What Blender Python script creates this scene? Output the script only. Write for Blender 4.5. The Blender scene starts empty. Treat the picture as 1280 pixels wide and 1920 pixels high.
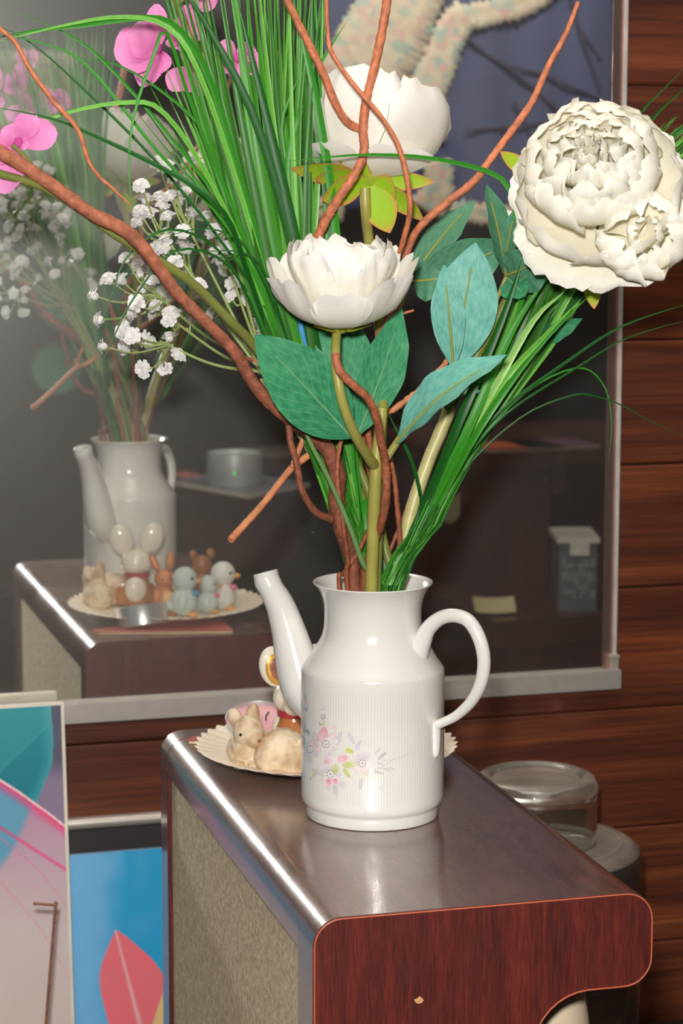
import bpy, bmesh, math, random
import mathutils
from mathutils import Vector, Matrix, noise
random.seed(7)
S = bpy.context.scene
COL = S.collection
PI = math.pi

# ---------------------------------------------------------------- camera
F_PX, PITCH, ROLL, YAW = 4261.84, 0.14448, 0.00071, 0.27620
CAM = Vector((0, -2.24, 0.50482))
FW = Vector((math.sin(YAW)*math.cos(PITCH), math.cos(YAW)*math.cos(PITCH), -math.sin(PITCH)))
RT = Vector((math.cos(YAW), -math.sin(YAW), 0)); UP = RT.cross(FW)
RT = (math.cos(ROLL)*RT + math.sin(ROLL)*UP).normalized(); UP = RT.cross(FW).normalized()
cd = bpy.data.cameras.new('camera'); cam = bpy.data.objects.new('camera', cd); COL.objects.link(cam)
cd.sensor_fit = 'VERTICAL'; cd.sensor_height = 36; cd.sensor_width = 24; cd.lens = F_PX*36/1920
cd.clip_start = 0.02; cd.clip_end = 50
cam.matrix_world = Matrix(((RT.x, UP.x, -FW.x, CAM.x), (RT.y, UP.y, -FW.y, CAM.y), (RT.z, UP.z, -FW.z, CAM.z), (0, 0, 0, 1)))
cd.dof.use_dof = True; cd.dof.focus_distance = 1.72; cd.dof.aperture_fstop = 13
S.camera = cam

# ---------------------------------------------------------------- light
w = bpy.data.worlds.new('world'); S.world = w; w.use_nodes = True
w.node_tree.nodes['Background'].inputs[0].default_value = (0.02, 0.02, 0.02, 1)
w.node_tree.nodes['Background'].inputs[1].default_value = 1.0
fl = bpy.data.lights.new('camera_flash', 'SPOT'); fl.energy = 116; fl.shadow_soft_size = 0.045
fl.spot_size = math.radians(95); fl.spot_blend = 0.6; fl.color = (1.0, 0.972, 0.935)
flash = bpy.data.objects.new('camera_flash', fl); COL.objects.link(flash)
flash.location = (-0.035, -2.21, 0.645)
flash.rotation_euler = (Vector((0.5, -0.4, 0.1)) - flash.location).to_track_quat('-Z', 'Y').to_euler()
cl = bpy.data.lights.new('added_fill_glow', 'AREA'); cl.shape = 'DISK'; cl.size = 0.3; cl.energy = 25; cl.color = (1, 0.965, 0.92)  # added fill light, bounced off the ceiling to lift the whole scene
clo = bpy.data.objects.new('added_fill_glow', cl); COL.objects.link(clo); clo.location = (0.35, -0.95, 1.30); clo.rotation_euler = (PI, 0, 0)
pl_ = bpy.data.lights.new('added_spot_glow', 'SPOT'); pl_.energy = 46; pl_.shadow_soft_size = 0.04; pl_.spot_size = math.radians(66); pl_.spot_blend = 0.5; pl_.color = (1, 0.93, 0.84)  # added unseen spot that brightens the reflected blue hanging
plo = bpy.data.objects.new('added_spot_glow', pl_); COL.objects.link(plo); plo.location = (1.40, -1.30, 1.45)
plo.rotation_euler = (Vector((1.40, -2.05, 0.78)) - plo.location).to_track_quat('-Z', 'Y').to_euler()
S.view_settings.view_transform = 'Standard'; S.view_settings.look = 'None'
S.view_settings.exposure = 0.22; S.view_settings.gamma = 1.0; S.view_settings.use_curve_mapping = False
S.cycles.use_guiding = True; S.cycles.guiding_training_samples = 64      # the flash bounced off the mirror
S.cycles.use_surface_guiding = True
S.cycles.blur_glossy = 0.0; S.cycles.sample_clamp_indirect = 0.0
S.cycles.max_bounces = 12; S.cycles.diffuse_bounces = 6; S.cycles.glossy_bounces = 6; S.cycles.transmission_bounces = 8; S.cycles.transparent_max_bounces = 8
S.cycles.use_denoising = True

# ---------------------------------------------------------------- helpers: places
PX0, PY0 = 0.5096, -0.5339                        # axis of the coffee pot
def ray(px, py): return FW + RT*((px-640)/F_PX) - UP*((py-960)/F_PX)
def at_y(px, py, y): v = ray(px, py); return CAM + v*((y-CAM.y)/v.y)
def at_z(px, py, z): v = ray(px, py); return CAM + v*((z-CAM.z)/v.z)
def at_d(px, py, d): return CAM + ray(px, py)*d
def on_plane(px, py, p, n): v = ray(px, py); return CAM + v*((p-CAM).dot(n)/v.dot(n))
def mir(p): return Vector((p.x, -p.y, p.z))
def seen_z(px, py, z): return mir(at_z(px, py, z))   # where a thing seen in the mirror really stands
def seen_d(px, py, d): return mir(at_d(px, py, d))
def B(px, py, dy=0.0): return at_y(px, py, PY0+dy)
def L(c): c = c/255.0; return c/12.92 if c <= 0.04045 else ((c+0.055)/1.055)**2.4
def rgb(r, g, b): return (L(r), L(g), L(b), 1)

# ---------------------------------------------------------------- helpers: materials
def new_mat(name):
    m = bpy.data.materials.new(name); m.use_nodes = True
    nt = m.node_tree; return m, nt, nt.nodes['Principled BSDF']
def N(nt, t, **kw):
    n = nt.nodes.new(t)
    for k, v in kw.items(): setattr(n, k, v)
    return n
def ramp(nt, src, stops):
    r = N(nt, 'ShaderNodeValToRGB'); e = r.color_ramp.elements
    while len(e) < len(stops): e.new(0.5)
    for i, (p, c) in enumerate(stops): e[i].position = p; e[i].color = c
    nt.links.new(src, r.inputs[0]); return r
def plain(name, col, rough=0.5, metal=0.0, spec=0.5, var=0.12, scale=30, bump=0.0, coat=0.0, sss=0.0, trans=0.0):
    m, nt, b = new_mat(name)
    tc = N(nt, 'ShaderNodeTexCoord'); nz = N(nt, 'ShaderNodeTexNoise'); nz.inputs['Scale'].default_value = scale; nz.inputs['Detail'].default_value = 4
    nt.links.new(tc.outputs['Object'], nz.inputs['Vector'])
    d = tuple(c*(1-var) for c in col[:3])+(1,); u = tuple(min(1, c*(1+var)) for c in col[:3])+(1,)
    r = ramp(nt, nz.outputs['Fac'], [(0.3, d), (0.7, u)])
    nt.links.new(r.outputs[0], b.inputs['Base Color'])
    b.inputs['Roughness'].default_value = rough; b.inputs['Metallic'].default_value = metal
    b.inputs['Specular IOR Level'].default_value = spec; b.inputs['Coat Weight'].default_value = coat
    if sss: b.inputs['Subsurface Weight'].default_value = sss; b.inputs['Subsurface Radius'].default_value = (.004, .003, .002)
    if bump:
        bp = N(nt, 'ShaderNodeBump'); bp.inputs['Strength'].default_value = bump; bp.inputs['Distance'].default_value = 0.002
        nt.links.new(nz.outputs['Fac'], bp.inputs['Height']); nt.links.new(bp.outputs[0], b.inputs['Normal'])
    if trans:
        tr = N(nt, 'ShaderNodeBsdfTranslucent'); mx = N(nt, 'ShaderNodeMixShader'); mx.inputs[0].default_value = trans
        nt.links.new(r.outputs[0], tr.inputs['Color'])
        out = nt.nodes['Material Output']
        nt.links.new(b.outputs[0], mx.inputs[1]); nt.links.new(tr.outputs[0], mx.inputs[2]); nt.links.new(mx.outputs[0], out.inputs[0])
    return m
def wood(name, stops, stretch, scale, rough=0.35, fine=True, bump=0.05, pores=0.5, spec=0.5):
    """streaky veneer; stretch = scale per axis, small along the grain"""
    m, nt, b = new_mat(name)
    tc = N(nt, 'ShaderNodeTexCoord'); mp = N(nt, 'ShaderNodeMapping'); mp.inputs['Scale'].default_value = stretch
    nt.links.new(tc.outputs['Object'], mp.inputs['Vector'])
    n1 = N(nt, 'ShaderNodeTexNoise'); n1.inputs['Scale'].default_value = scale; n1.inputs['Detail'].default_value = 6; n1.inputs['Roughness'].default_value = 0.62; n1.inputs['Distortion'].default_value = 0.4
    nt.links.new(mp.outputs[0], n1.inputs['Vector'])
    r = ramp(nt, n1.outputs['Fac'], stops)
    n2 = N(nt, 'ShaderNodeTexNoise'); n2.inputs['Scale'].default_value = scale*9; n2.inputs['Detail'].default_value = 3
    mp2 = N(nt, 'ShaderNodeMapping'); mp2.inputs['Scale'].default_value = tuple(s*(0.55 if s == min(stretch) else 1) for s in stretch)
    nt.links.new(tc.outputs['Object'], mp2.inputs['Vector']); nt.links.new(mp2.outputs[0], n2.inputs['Vector'])
    r2 = ramp(nt, n2.outputs['Fac'], [(0.42, (1-pores, 1-pores, 1-pores, 1)), (0.58, (1, 1, 1, 1))])
    mx = N(nt, 'ShaderNodeMix', data_type='RGBA', blend_type='MULTIPLY'); mx.inputs[0].default_value = 1.0
    nt.links.new(r.outputs[0], mx.inputs[6]); nt.links.new(r2.outputs[0], mx.inputs[7])
    nt.links.new(mx.outputs[2], b.inputs['Base Color'])
    b.inputs['Roughness'].default_value = rough; b.inputs['Specular IOR Level'].default_value = spec
    bp = N(nt, 'ShaderNodeBump'); bp.inputs['Strength'].default_value = bump; bp.inputs['Distance'].default_value = 0.001
    nt.links.new(n2.outputs['Fac'], bp.inputs['Height']); nt.links.new(bp.outputs[0], b.inputs['Normal'])
    return m
def vcol_mat(name, rough=0.5, trans=0.0, spec=0.4, var=0.06):
    m, nt, b = new_mat(name)
    a = N(nt, 'ShaderNodeAttribute'); a.attribute_name = 'Col'
    tc = N(nt, 'ShaderNodeTexCoord'); nz = N(nt, 'ShaderNodeTexNoise'); nz.inputs['Scale'].default_value = 300
    nt.links.new(tc.outputs['Object'], nz.inputs['Vector'])
    r = ramp(nt, nz.outputs['Fac'], [(0.3, (1-var, 1-var, 1-var, 1)), (0.7, (1, 1, 1, 1))])
    mx = N(nt, 'ShaderNodeMix', data_type='RGBA', blend_type='MULTIPLY'); mx.inputs[0].default_value = 1
    nt.links.new(a.outputs['Color'], mx.inputs[6]); nt.links.new(r.outputs[0], mx.inputs[7]); nt.links.new(mx.outputs[2], b.inputs['Base Color'])
    b.inputs['Roughness'].default_value = rough; b.inputs['Specular IOR Level'].default_value = spec
    if trans:
        tr = N(nt, 'ShaderNodeBsdfTranslucent'); ms = N(nt, 'ShaderNodeMixShader'); ms.inputs[0].default_value = trans
        nt.links.new(mx.outputs[2], tr.inputs['Color']); out = nt.nodes['Material Output']
        nt.links.new(b.outputs[0], ms.inputs[1]); nt.links.new(tr.outputs[0], ms.inputs[2]); nt.links.new(ms.outputs[0], out.inputs[0])
    return m
def leaf_mat(name, base, vein, pale, rough=0.55):
    """leaf with printed side veins from its UV (u across, v along)"""
    m, nt, b = new_mat(name)
    uv = N(nt, 'ShaderNodeUVMap'); sp = N(nt, 'ShaderNodeSeparateXYZ'); nt.links.new(uv.outputs[0], sp.inputs[0])
    def M(op, a, c=None):
        n = N(nt, 'ShaderNodeMath', operation=op)
        for i, v in enumerate((a, c)):
            if v is None: continue
            if isinstance(v, (int, float)): n.inputs[i].default_value = v
            else: nt.links.new(v, n.inputs[i])
        return n.outputs[0]
    au = M('ABSOLUTE', M('SUBTRACT', sp.outputs[0], 0.5))
    ph = M('SUBTRACT', M('MULTIPLY', sp.outputs[1], 9.0), M('MULTIPLY', M('POWER', au, 0.8), 6.5))
    fr = M('ABSOLUTE', M('SUBTRACT', M('FRACT', ph), 0.5))
    nz = N(nt, 'ShaderNodeTexNoise'); nz.inputs['Scale'].default_value = 14; nz.inputs['Detail'].default_value = 5; nt.links.new(uv.outputs[0], nz.inputs['Vector'])
    rb = ramp(nt, nz.outputs['Fac'], [(0.35, base), (0.7, pale)])
    rv = ramp(nt, fr, [(0.0, (0.7, 0.7, 0.7, 1)), (0.045, (0, 0, 0, 1))])
    mx = N(nt, 'ShaderNodeMix', data_type='RGBA'); nt.links.new(rv.outputs[0], mx.inputs[0]); nt.links.new(rb.outputs[0], mx.inputs[6]); mx.inputs[7].default_value = vein
    nt.links.new(mx.outputs[2], b.inputs['Base Color']); b.inputs['Roughness'].default_value = rough; b.inputs['Specular IOR Level'].default_value = 0.35
    bp = N(nt, 'ShaderNodeBump'); bp.inputs['Strength'].default_value = 0.35; bp.inputs['Distance'].default_value = 0.001
    nt.links.new(rv.outputs[0], bp.inputs['Height']); nt.links.new(bp.outputs[0], b.inputs['Normal'])
    return m

# ---------------------------------------------------------------- helpers: meshes
def mesh_obj(name, verts, faces, mat, parent=None, smooth=True, cols=None, uvs=None, mats=None, fmats=None):
    me = bpy.data.meshes.new(name); me.from_pydata([tuple(v) for v in verts], [], faces)
    for m in (mats or [mat]): me.materials.append(m)
    if smooth: me.polygons.foreach_set('use_smooth', [True]*len(me.polygons))
    if fmats: me.polygons.foreach_set('material_index', fmats)
    if cols:
        a = me.color_attributes.new('Col', 'FLOAT_COLOR', 'POINT')
        a.data.foreach_set('color', [x for c in cols for x in c])
    if uvs:
        ul = me.uv_layers.new(name='UVMap')
        ul.data.foreach_set('uv', [x for l in me.loops for x in uvs[l.vertex_index]])
    me.update()
    o = bpy.data.objects.new(name, me); COL.objects.link(o)
    if parent: o.parent = parent
    return o
def thing(name, label, cat, group=None):
    o = bpy.data.objects.new(name, None); COL.objects.link(o); o.empty_display_size = 0.05
    return tag(o, label, cat, group)
def tag(o, label, cat, group=None):
    o['label'] = label; o['category'] = cat
    if group: o['group'] = group
    return o
def struct(o): o['kind'] = 'structure'; return o
def catmull(pts, n):
    pts = [Vector(p) for p in pts]
    if len(pts) == 2: return [pts[0].lerp(pts[1], i/n) for i in range(n+1)]
    P = [2*pts[0]-pts[1]]+pts+[2*pts[-1]-pts[-2]]; out = []; segs = len(pts)-1
    for i in range(n+1):
        t = i/n*segs; k = min(int(t), segs-1); u = t-k
        a, b, c, d = P[k:k+4]
        out.append(0.5*((2*b)+(c-a)*u+(2*a-5*b+4*c-d)*u*u+(3*b-a-3*c+d)*u**3))
    return out
def lerp_list(v, t):
    if not isinstance(v, (list, tuple)): return v
    x = t*(len(v)-1); k = min(int(x), len(v)-2); return v[k]+(v[k+1]-v[k])*(x-k)
class MB:
    """collects shapes into one mesh"""
    def __init__(s): s.v = []; s.f = []; s.c = []
    def add(s, v, f, col=None):
        o = len(s.v); s.v += [Vector(p) for p in v]; s.f += [tuple(i+o for i in q) for q in f]
        s.c += ([col]*len(v) if col is not None else [(1, 1, 1, 1)]*len(v)); return s
    def tube(s, pts, rad, seg=8, n=None, jit=0.0, col=None, cap=True, flat=1.0):
        n = n or max(6, 5*(len(pts)-1)); P = catmull(pts, n); v = []; f = []
        t0 = (P[1]-P[0]).normalized(); nrm = t0.orthogonal().normalized()
        for i, p in enumerate(P):
            t = (P[min(i+1, n)]-P[max(i-1, 0)]).normalized()
            nrm = (nrm-t*nrm.dot(t)).normalized(); bn = t.cross(nrm)
            r = lerp_list(rad, i/n)*(1+(random.uniform(-jit, jit) if jit else 0))
            for k in range(seg):
                a = 2*PI*k/seg; v.append(p+nrm*(r*math.cos(a))+bn*(r*flat*math.sin(a)))
        for i in range(n):
            for k in range(seg): f.append((i*seg+k, i*seg+(k+1) % seg, (i+1)*seg+(k+1) % seg, (i+1)*seg+k))
        if cap: f.append(tuple(range(seg-1, -1, -1))); f.append(tuple(n*seg+k for k in range(seg)))
        return s.add(v, f, col)
    def box(s, lo, hi, M=None, col=None):
        v = [Vector((x, y, z)) for z in (lo[2], hi[2]) for y in (lo[1], hi[1]) for x in (lo[0], hi[0])]
        if M: v = [M @ p for p in v]
        return s.add(v, [(0, 2, 3, 1), (4, 5, 7, 6), (0, 1, 5, 4), (2, 6, 7, 3), (0, 4, 6, 2), (1, 3, 7, 5)], col)
    def lathe(s, prof, seg=48, M=None, close=False, col=None, ripple=None):
        v = []; f = []
        for r, z in prof:
            for k in range(seg):
                a = 2*PI*k/seg; rr, zz = (ripple(r, z, a) if ripple else (r, z))
                v.append(Vector((rr*math.cos(a), rr*math.sin(a), zz)))
        if M: v = [M @ p for p in v]
        n = len(prof)
        for i in range(n-1 if not close else n):
            j = (i+1) % n
            for k in range(seg): f.append((i*seg+k, i*seg+(k+1) % seg, j*seg+(k+1) % seg, j*seg+k))
        return s.add(v, f, col)
    def ball(s, c, r, seg=12, rings=8, M=None, col=None):
        r = (r, r, r) if isinstance(r, (int, float)) else r; v = []; f = []
        for i in range(rings+1):
            th = PI*i/rings
            for k in range(seg):
                a = 2*PI*k/seg; v.append(Vector((r[0]*math.sin(th)*math.cos(a), r[1]*math.sin(th)*math.sin(a), r[2]*math.cos(th))))
        if M: v = [M @ p for p in v]
        v = [p+Vector(c) for p in v]
        for i in range(rings):
            for k in range(seg): f.append((i*seg+k, (i+1)*seg+k, (i+1)*seg+(k+1) % seg, i*seg+(k+1) % seg))
        return s.add(v, f, col)
    def build(s, name, mat, parent=None, smooth=True, cols=False, bevel=0.0):
        o = mesh_obj(name, s.v, s.f, mat, parent, smooth, s.c if cols else None)
        bm = bmesh.new(); bm.from_mesh(o.data); bmesh.ops.remove_doubles(bm, verts=bm.verts, dist=1e-6); bmesh.ops.recalc_face_normals(bm, faces=bm.faces)
        if bevel: bmesh.ops.bevel(bm, geom=list(bm.edges), offset=bevel, segments=2, affect='EDGES', clamp_overlap=True)
        bm.to_mesh(o.data); bm.free()
        if smooth: o.data.set_sharp_from_angle(angle=math.radians(42))
        return o
def prism(outline, d0, d1, M=None):
    """outline (a, b) extruded along the third axis; returns verts, faces"""
    n = len(outline); v = [Vector((a, d, b)) for d in (d0, d1) for a, b in outline]
    if M: v = [M @ p for p in v]
    f = [tuple(range(n)), tuple(range(2*n-1, n-1, -1))]+[(i, i+n, (i+1) % n+n, (i+1) % n) for i in range(n)]
    return v, f
def blob(name, balls, mat, parent=None, voxel=0.0022, rough=0.0):
    """several ellipsoids melted into one skin: balls = (centre, radii, rotation euler or None)"""
    m = MB()
    for b in balls:
        M = mathutils.Euler(b[2]).to_matrix().to_4x4() if len(b) > 2 and b[2] else None
        m.ball(b[0], b[1], 16, 10, M)
    o = m.build(name, mat, parent)
    md = o.modifiers.new('remesh', 'REMESH'); md.mode = 'VOXEL'; md.voxel_size = voxel
    sm = o.modifiers.new('smooth', 'SMOOTH'); sm.iterations = 6; sm.factor = 0.5
    dg = bpy.context.evaluated_depsgraph_get(); me = bpy.data.meshes.new_from_object(o.evaluated_get(dg))
    o.modifiers.clear(); old = o.data; o.data = me; bpy.data.meshes.remove(old); me.name = name
    if not me.materials: me.materials.append(mat)
    if rough:
        for vv in me.vertices: vv.co += vv.normal*(noise.noise(vv.co*260)*rough)
    me.polygons.foreach_set('use_smooth', [True]*len(me.polygons))
    return o
def frame_to(p, zax, xhint=Vector((1, 0, 0))):
    z = Vector(zax).normalized(); x = (Vector(xhint)-z*Vector(xhint).dot(z)).normalized(); y = z.cross(x)
    return Matrix(((x.x, y.x, z.x, p[0]), (x.y, y.y, z.y, p[1]), (x.z, y.z, z.z, p[2]), (0, 0, 0, 1)))

# ================================================================ MATERIALS
M_board = wood('mahogany wall boards', [(0.25, rgb(58, 30, 21)), (0.45, rgb(92, 45, 28)), (0.60, rgb(122, 64, 36)), (0.76, rgb(166, 96, 52))], (0.3, 4, 7), 4.2, rough=0.42, pores=0.28)
M_front = wood('red mahogany laminate', [(0.3, rgb(74, 27, 22)), (0.5, rgb(96, 33, 26)), (0.72, rgb(116, 41, 31))], (20, 20, 1.6), 7.0, rough=0.5, pores=0.4)
M_alu = plain('brushed aluminium', rgb(192, 185, 177), rough=0.42, metal=0.55, var=0.05, scale=80)
M_alu2 = plain('polished aluminium cup', rgb(214, 215, 216), rough=0.3, metal=0.7, var=0.04, scale=60)
M_dark = plain('near black paint', rgb(36, 31, 31), rough=0.6, var=0.2, scale=8)
M_room = plain('dim room wall paint', rgb(64, 55, 53), rough=0.9, var=0.12, scale=3)
M_ceil = plain('ceiling paint', rgb(225, 220, 212), rough=0.9, var=0.1, scale=3)
M_floor = wood('dark floor boards', [(0.3, rgb(46, 30, 24)), (0.7, rgb(80, 54, 40))], (0.6, 5, 5), 3, rough=0.45)
M_porc = None
def make_top():
    m = wood('dusty dark mahogany top', [(0.3, rgb(70, 38, 34)), (0.5, rgb(92, 50, 44)), (0.72, rgb(112, 62, 54))], (16, 2.2, 16), 6, rough=0.3, pores=0.5, spec=0.6)
    nt = m.node_tree; b = nt.nodes['Principled BSDF']
    tc = N(nt, 'ShaderNodeTexCoord'); nz = N(nt, 'ShaderNodeTexNoise'); nz.inputs['Scale'].default_value = 5; nz.inputs['Detail'].default_value = 8; nz.inputs['Distortion'].default_value = 0.3
    nt.links.new(tc.outputs['Object'], nz.inputs['Vector'])
    r = ramp(nt, nz.outputs['Fac'], [(0.40, (0.24, 0.24, 0.24, 1)), (0.62, (0.4, 0.4, 0.4, 1))]); nt.links.new(r.outputs[0], b.inputs['Roughness'])
    old = b.inputs['Base Color'].links[0].from_socket
    r2 = ramp(nt, nz.outputs['Fac'], [(0.40, (0.04, 0.04, 0.04, 1)), (0.62, (0.22, 0.22, 0.22, 1))])
    mx = N(nt, 'ShaderNodeMix', data_type='RGBA'); mx.inputs[7].default_value = rgb(146, 122, 112)
    nt.links.new(r2.outputs[0], mx.inputs[0]); nt.links.new(old, mx.inputs[6]); nt.links.new(mx.outputs[2], b.inputs['Base Color'])
    b.inputs['Coat Weight'].default_value = 1.0; b.inputs['Coat Roughness'].default_value = 0.13; b.inputs['Coat IOR'].default_value = 1.5
    n3 = N(nt, 'ShaderNodeTexNoise'); n3.inputs['Scale'].default_value = 420; nt.links.new(tc.outputs['Object'], n3.inputs['Vector'])
    bp = N(nt, 'ShaderNodeBump'); bp.inputs['Strength'].default_value = 0.09; bp.inputs['Distance'].default_value = 0.001
    nt.links.new(n3.outputs['Fac'], bp.inputs['Height']); nt.links.new(bp.outputs[0], b.inputs['Normal']); nt.links.new(bp.outputs[0], b.inputs['Coat Normal'])
    return m
M_top = make_top()
def make_chip():
    m, nt, b = new_mat('raw particle board')
    tc = N(nt, 'ShaderNodeTexCoord'); v = N(nt, 'ShaderNodeTexVoronoi'); v.inputs['Scale'].default_value = 420
    mp = N(nt, 'ShaderNodeMapping'); mp.inputs['Scale'].default_value = (1, 0.8, 0.8)
    nt.links.new(tc.outputs['Object'], mp.inputs[0]); nt.links.new(mp.outputs[0], v.inputs['Vector'])
    r = ramp(nt, v.outputs['Color'], [(0.0, rgb(196, 172, 138)), (0.5, rgb(222, 202, 168)), (0.92, rgb(240, 222, 188)), (1.0, rgb(248, 232, 196))])
    nz = N(nt, 'ShaderNodeTexNoise'); nz.inputs['Scale'].default_value = 130; nt.links.new(tc.outputs['Object'], nz.inputs['Vector'])
    r2 = ramp(nt, nz.outputs['Fac'], [(0.35, (0.82, 0.82, 0.82, 1)), (0.65, (1, 1, 1, 1))])
    mx = N(nt, 'ShaderNodeMix', data_type='RGBA', blend_type='MULTIPLY'); mx.inputs[0].default_value = 1
    nt.links.new(r.outputs[0], mx.inputs[6]); nt.links.new(r2.outputs[0], mx.inputs[7]); nt.links.new(mx.outputs[2], b.inputs['Base Color'])
    b.inputs['Roughness'].default_value = 0.85; b.inputs['Specular IOR Level'].default_value = 0.3
    bp = N(nt, 'ShaderNodeBump'); bp.inputs['Strength'].default_value = 0.2; bp.inputs['Distance'].default_value = 0.001
    nt.links.new(v.outputs['Distance'], bp.inputs['Height']); nt.links.new(bp.outputs[0], b.inputs['Normal'])
    return m
M_chip = make_chip()
def make_mirror():
    m, nt, b = new_mat('dusty mirror'); nt.nodes.remove(b); out = nt.nodes['Material Output']
    g = N(nt, 'ShaderNodeBsdfGlossy'); g.inputs['Roughness'].default_value = 0.0; g.inputs['Color'].default_value = (0.86, 0.88, 0.86, 1)
    h = N(nt, 'ShaderNodeBsdfGlossy'); h.inputs['Roughness'].default_value = 0.36; h.inputs['Color'].default_value = (0.9, 0.9, 0.86, 1)
    d = N(nt, 'ShaderNodeBsdfDiffuse'); d.inputs['Color'].default_value = (0.75, 0.72, 0.68, 1)
    tc = N(nt, 'ShaderNodeTexCoord')
    v = N(nt, 'ShaderNodeTexVoronoi'); v.inputs['Scale'].default_value = 34; nt.links.new(tc.outputs['Object'], v.inputs['Vector'])
    sp = ramp(nt, v.outputs['Distance'], [(0.0, (0.5, 0.5, 0.5, 1)), (0.032, (0.5, 0.5, 0.5, 1)), (0.045, (0.0, 0.0, 0.0, 1))])
    nz = N(nt, 'ShaderNodeTexNoise'); nz.inputs['Scale'].default_value = 2.2; nz.inputs['Detail'].default_value = 5; nt.links.new(tc.outputs['Object'], nz.inputs['Vector'])
    hz = ramp(nt, nz.outputs['Fac'], [(0.3, (0.007, 0.007, 0.007, 1)), (0.7, (0.018, 0.018, 0.018, 1))])
    ad = N(nt, 'ShaderNodeMath', operation='MAXIMUM'); nt.links.new(hz.outputs[0], ad.inputs[0])
    ms_ = N(nt, 'ShaderNodeMath', operation='MULTIPLY'); ms_.inputs[1].default_value = 0.35
    n5 = N(nt, 'ShaderNodeTexWhiteNoise'); nt.links.new(v.outputs['Position'], n5.inputs['Vector'])
    gt = N(nt, 'ShaderNodeMath', operation='GREATER_THAN'); gt.inputs[1].default_value = 0.82; nt.links.new(n5.outputs['Value'], gt.inputs[0])
    nt.links.new(sp.outputs[0], ms_.inputs[0]); mu = N(nt, 'ShaderNodeMath', operation='MULTIPLY'); nt.links.new(ms_.outputs[0], mu.inputs[0]); nt.links.new(gt.outputs[0], mu.inputs[1])
    nt.links.new(mu.outputs[0], ad.inputs[1])
    m1 = N(nt, 'ShaderNodeMixShader'); m1.inputs[0].default_value = 0.105
    nt.links.new(g.outputs[0], m1.inputs[1]); nt.links.new(h.outputs[0], m1.inputs[2])
    m2 = N(nt, 'ShaderNodeMixShader'); nt.links.new(ad.outputs[0], m2.inputs[0]); nt.links.new(m1.outputs[0], m2.inputs[1]); nt.links.new(d.outputs[0], m2.inputs[2])
    nt.links.new(m2.outputs[0], out.inputs[0]); return m
M_mirror = make_mirror()
def make_porc():
    m, nt, b = new_mat('white glazed porcelain')
    tc = N(nt, 'ShaderNodeTexCoord'); nz = N(nt, 'ShaderNodeTexNoise'); nz.inputs['Scale'].default_value = 12; nt.links.new(tc.outputs['Object'], nz.inputs['Vector'])
    r = ramp(nt, nz.outputs['Fac'], [(0.3, rgb(218, 216, 210)), (0.7, rgb(225, 223, 217))]); nt.links.new(r.outputs[0], b.inputs['Base Color'])
    b.inputs['Roughness'].default_value = 0.16; b.inputs['Coat Weight'].default_value = 0.5; b.inputs['Coat Roughness'].default_value = 0.05
    return m
M_porc = make_porc()
def make_glass(name, col=(0.97, 0.985, 0.98, 1), rough=0.02):
    m, nt, b = new_mat(name); b.inputs['Base Color'].default_value = col; b.inputs['Transmission Weight'].default_value = 1
    b.inputs['Roughness'].default_value = rough; b.inputs['IOR'].default_value = 1.48
    tc = N(nt, 'ShaderNodeTexCoord'); nz = N(nt, 'ShaderNodeTexNoise'); nz.inputs['Scale'].default_value = 25; nt.links.new(tc.outputs['Object'], nz.inputs['Vector'])
    r0 = ramp(nt, nz.outputs['Fac'], [(0.35, (0.6, 0.6, 0.6, 1)), (0.75, (1, 1, 1, 1))]); ge = N(nt, 'ShaderNodeNewGeometry'); sz = N(nt, 'ShaderNodeSeparateXYZ'); nt.links.new(ge.outputs['True Normal'], sz.inputs[0])
    rz = ramp(nt, sz.outputs[2], [(0.3, (0.03, 0.03, 0.03, 1)), (0.95, (0.30, 0.30, 0.30, 1))]); r = N(nt, 'ShaderNodeMix', data_type='RGBA', blend_type='MULTIPLY'); r.inputs[0].default_value = 1; nt.links.new(r0.outputs[0], r.inputs[6]); nt.links.new(rz.outputs[0], r.inputs[7])
    d = N(nt, 'ShaderNodeBsdfDiffuse'); d.inputs['Color'].default_value = rgb(200, 192, 180); mx = N(nt, 'ShaderNodeMixShader'); out = nt.nodes['Material Output']
    nt.links.new(r.outputs[2], mx.inputs[0]); nt.links.new(b.outputs[0], mx.inputs[1]); nt.links.new(d.outputs[0], mx.inputs[2]); nt.links.new(mx.outputs[0], out.inputs[0])
    return m
M_glass = make_glass('dusty clear glass')
M_clearplastic = make_glass('clear plastic', (0.85, 0.9, 0.9, 1), 0.1)
M_petal = vcol_mat('cream fabric petal', rough=0.8, trans=0.22, spec=0.2, var=0.03)
M_orchid = vcol_mat('pink fabric petal', rough=0.7, trans=0.25, spec=0.2, var=0.05)
M_sepal = vcol_mat('lime sepal with coral edge', rough=0.6, trans=0.15)
M_grass = vcol_mat('glossy plastic grass', rough=0.42, trans=0.12, spec=0.35, var=0.1)
M_leafg = leaf_mat('emerald fabric leaf', rgb(40, 124, 84), rgb(124, 182, 130), rgb(72, 152, 106))
M_leaft = leaf_mat('teal fabric leaf', rgb(88, 160, 146), rgb(140, 190, 172), rgb(122, 182, 168))
M_leafo = leaf_mat('muted green fabric leaf', rgb(64, 124, 96), rgb(120, 160, 120), rgb(92, 142, 108))
M_rib = plain('yellow green midrib', rgb(150, 150, 70), rough=0.5)
M_ribg = plain('pale green midrib', rgb(120, 168, 120), rough=0.5)
M_stem = plain('olive plastic stem', rgb(156, 150, 74), rough=0.4, var=0.1, scale=60, bump=0.2)
M_stemd = plain('dull green plastic stem', rgb(116, 122, 58), rough=0.4, var=0.12, scale=60)
M_stemp = plain('pale plastic stem', rgb(186, 178, 118), rough=0.4, var=0.12, scale=90, bump=0.25)
M_thin = plain('thin green plastic stem', rgb(146, 160, 96), rough=0.45, var=0.1)
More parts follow.
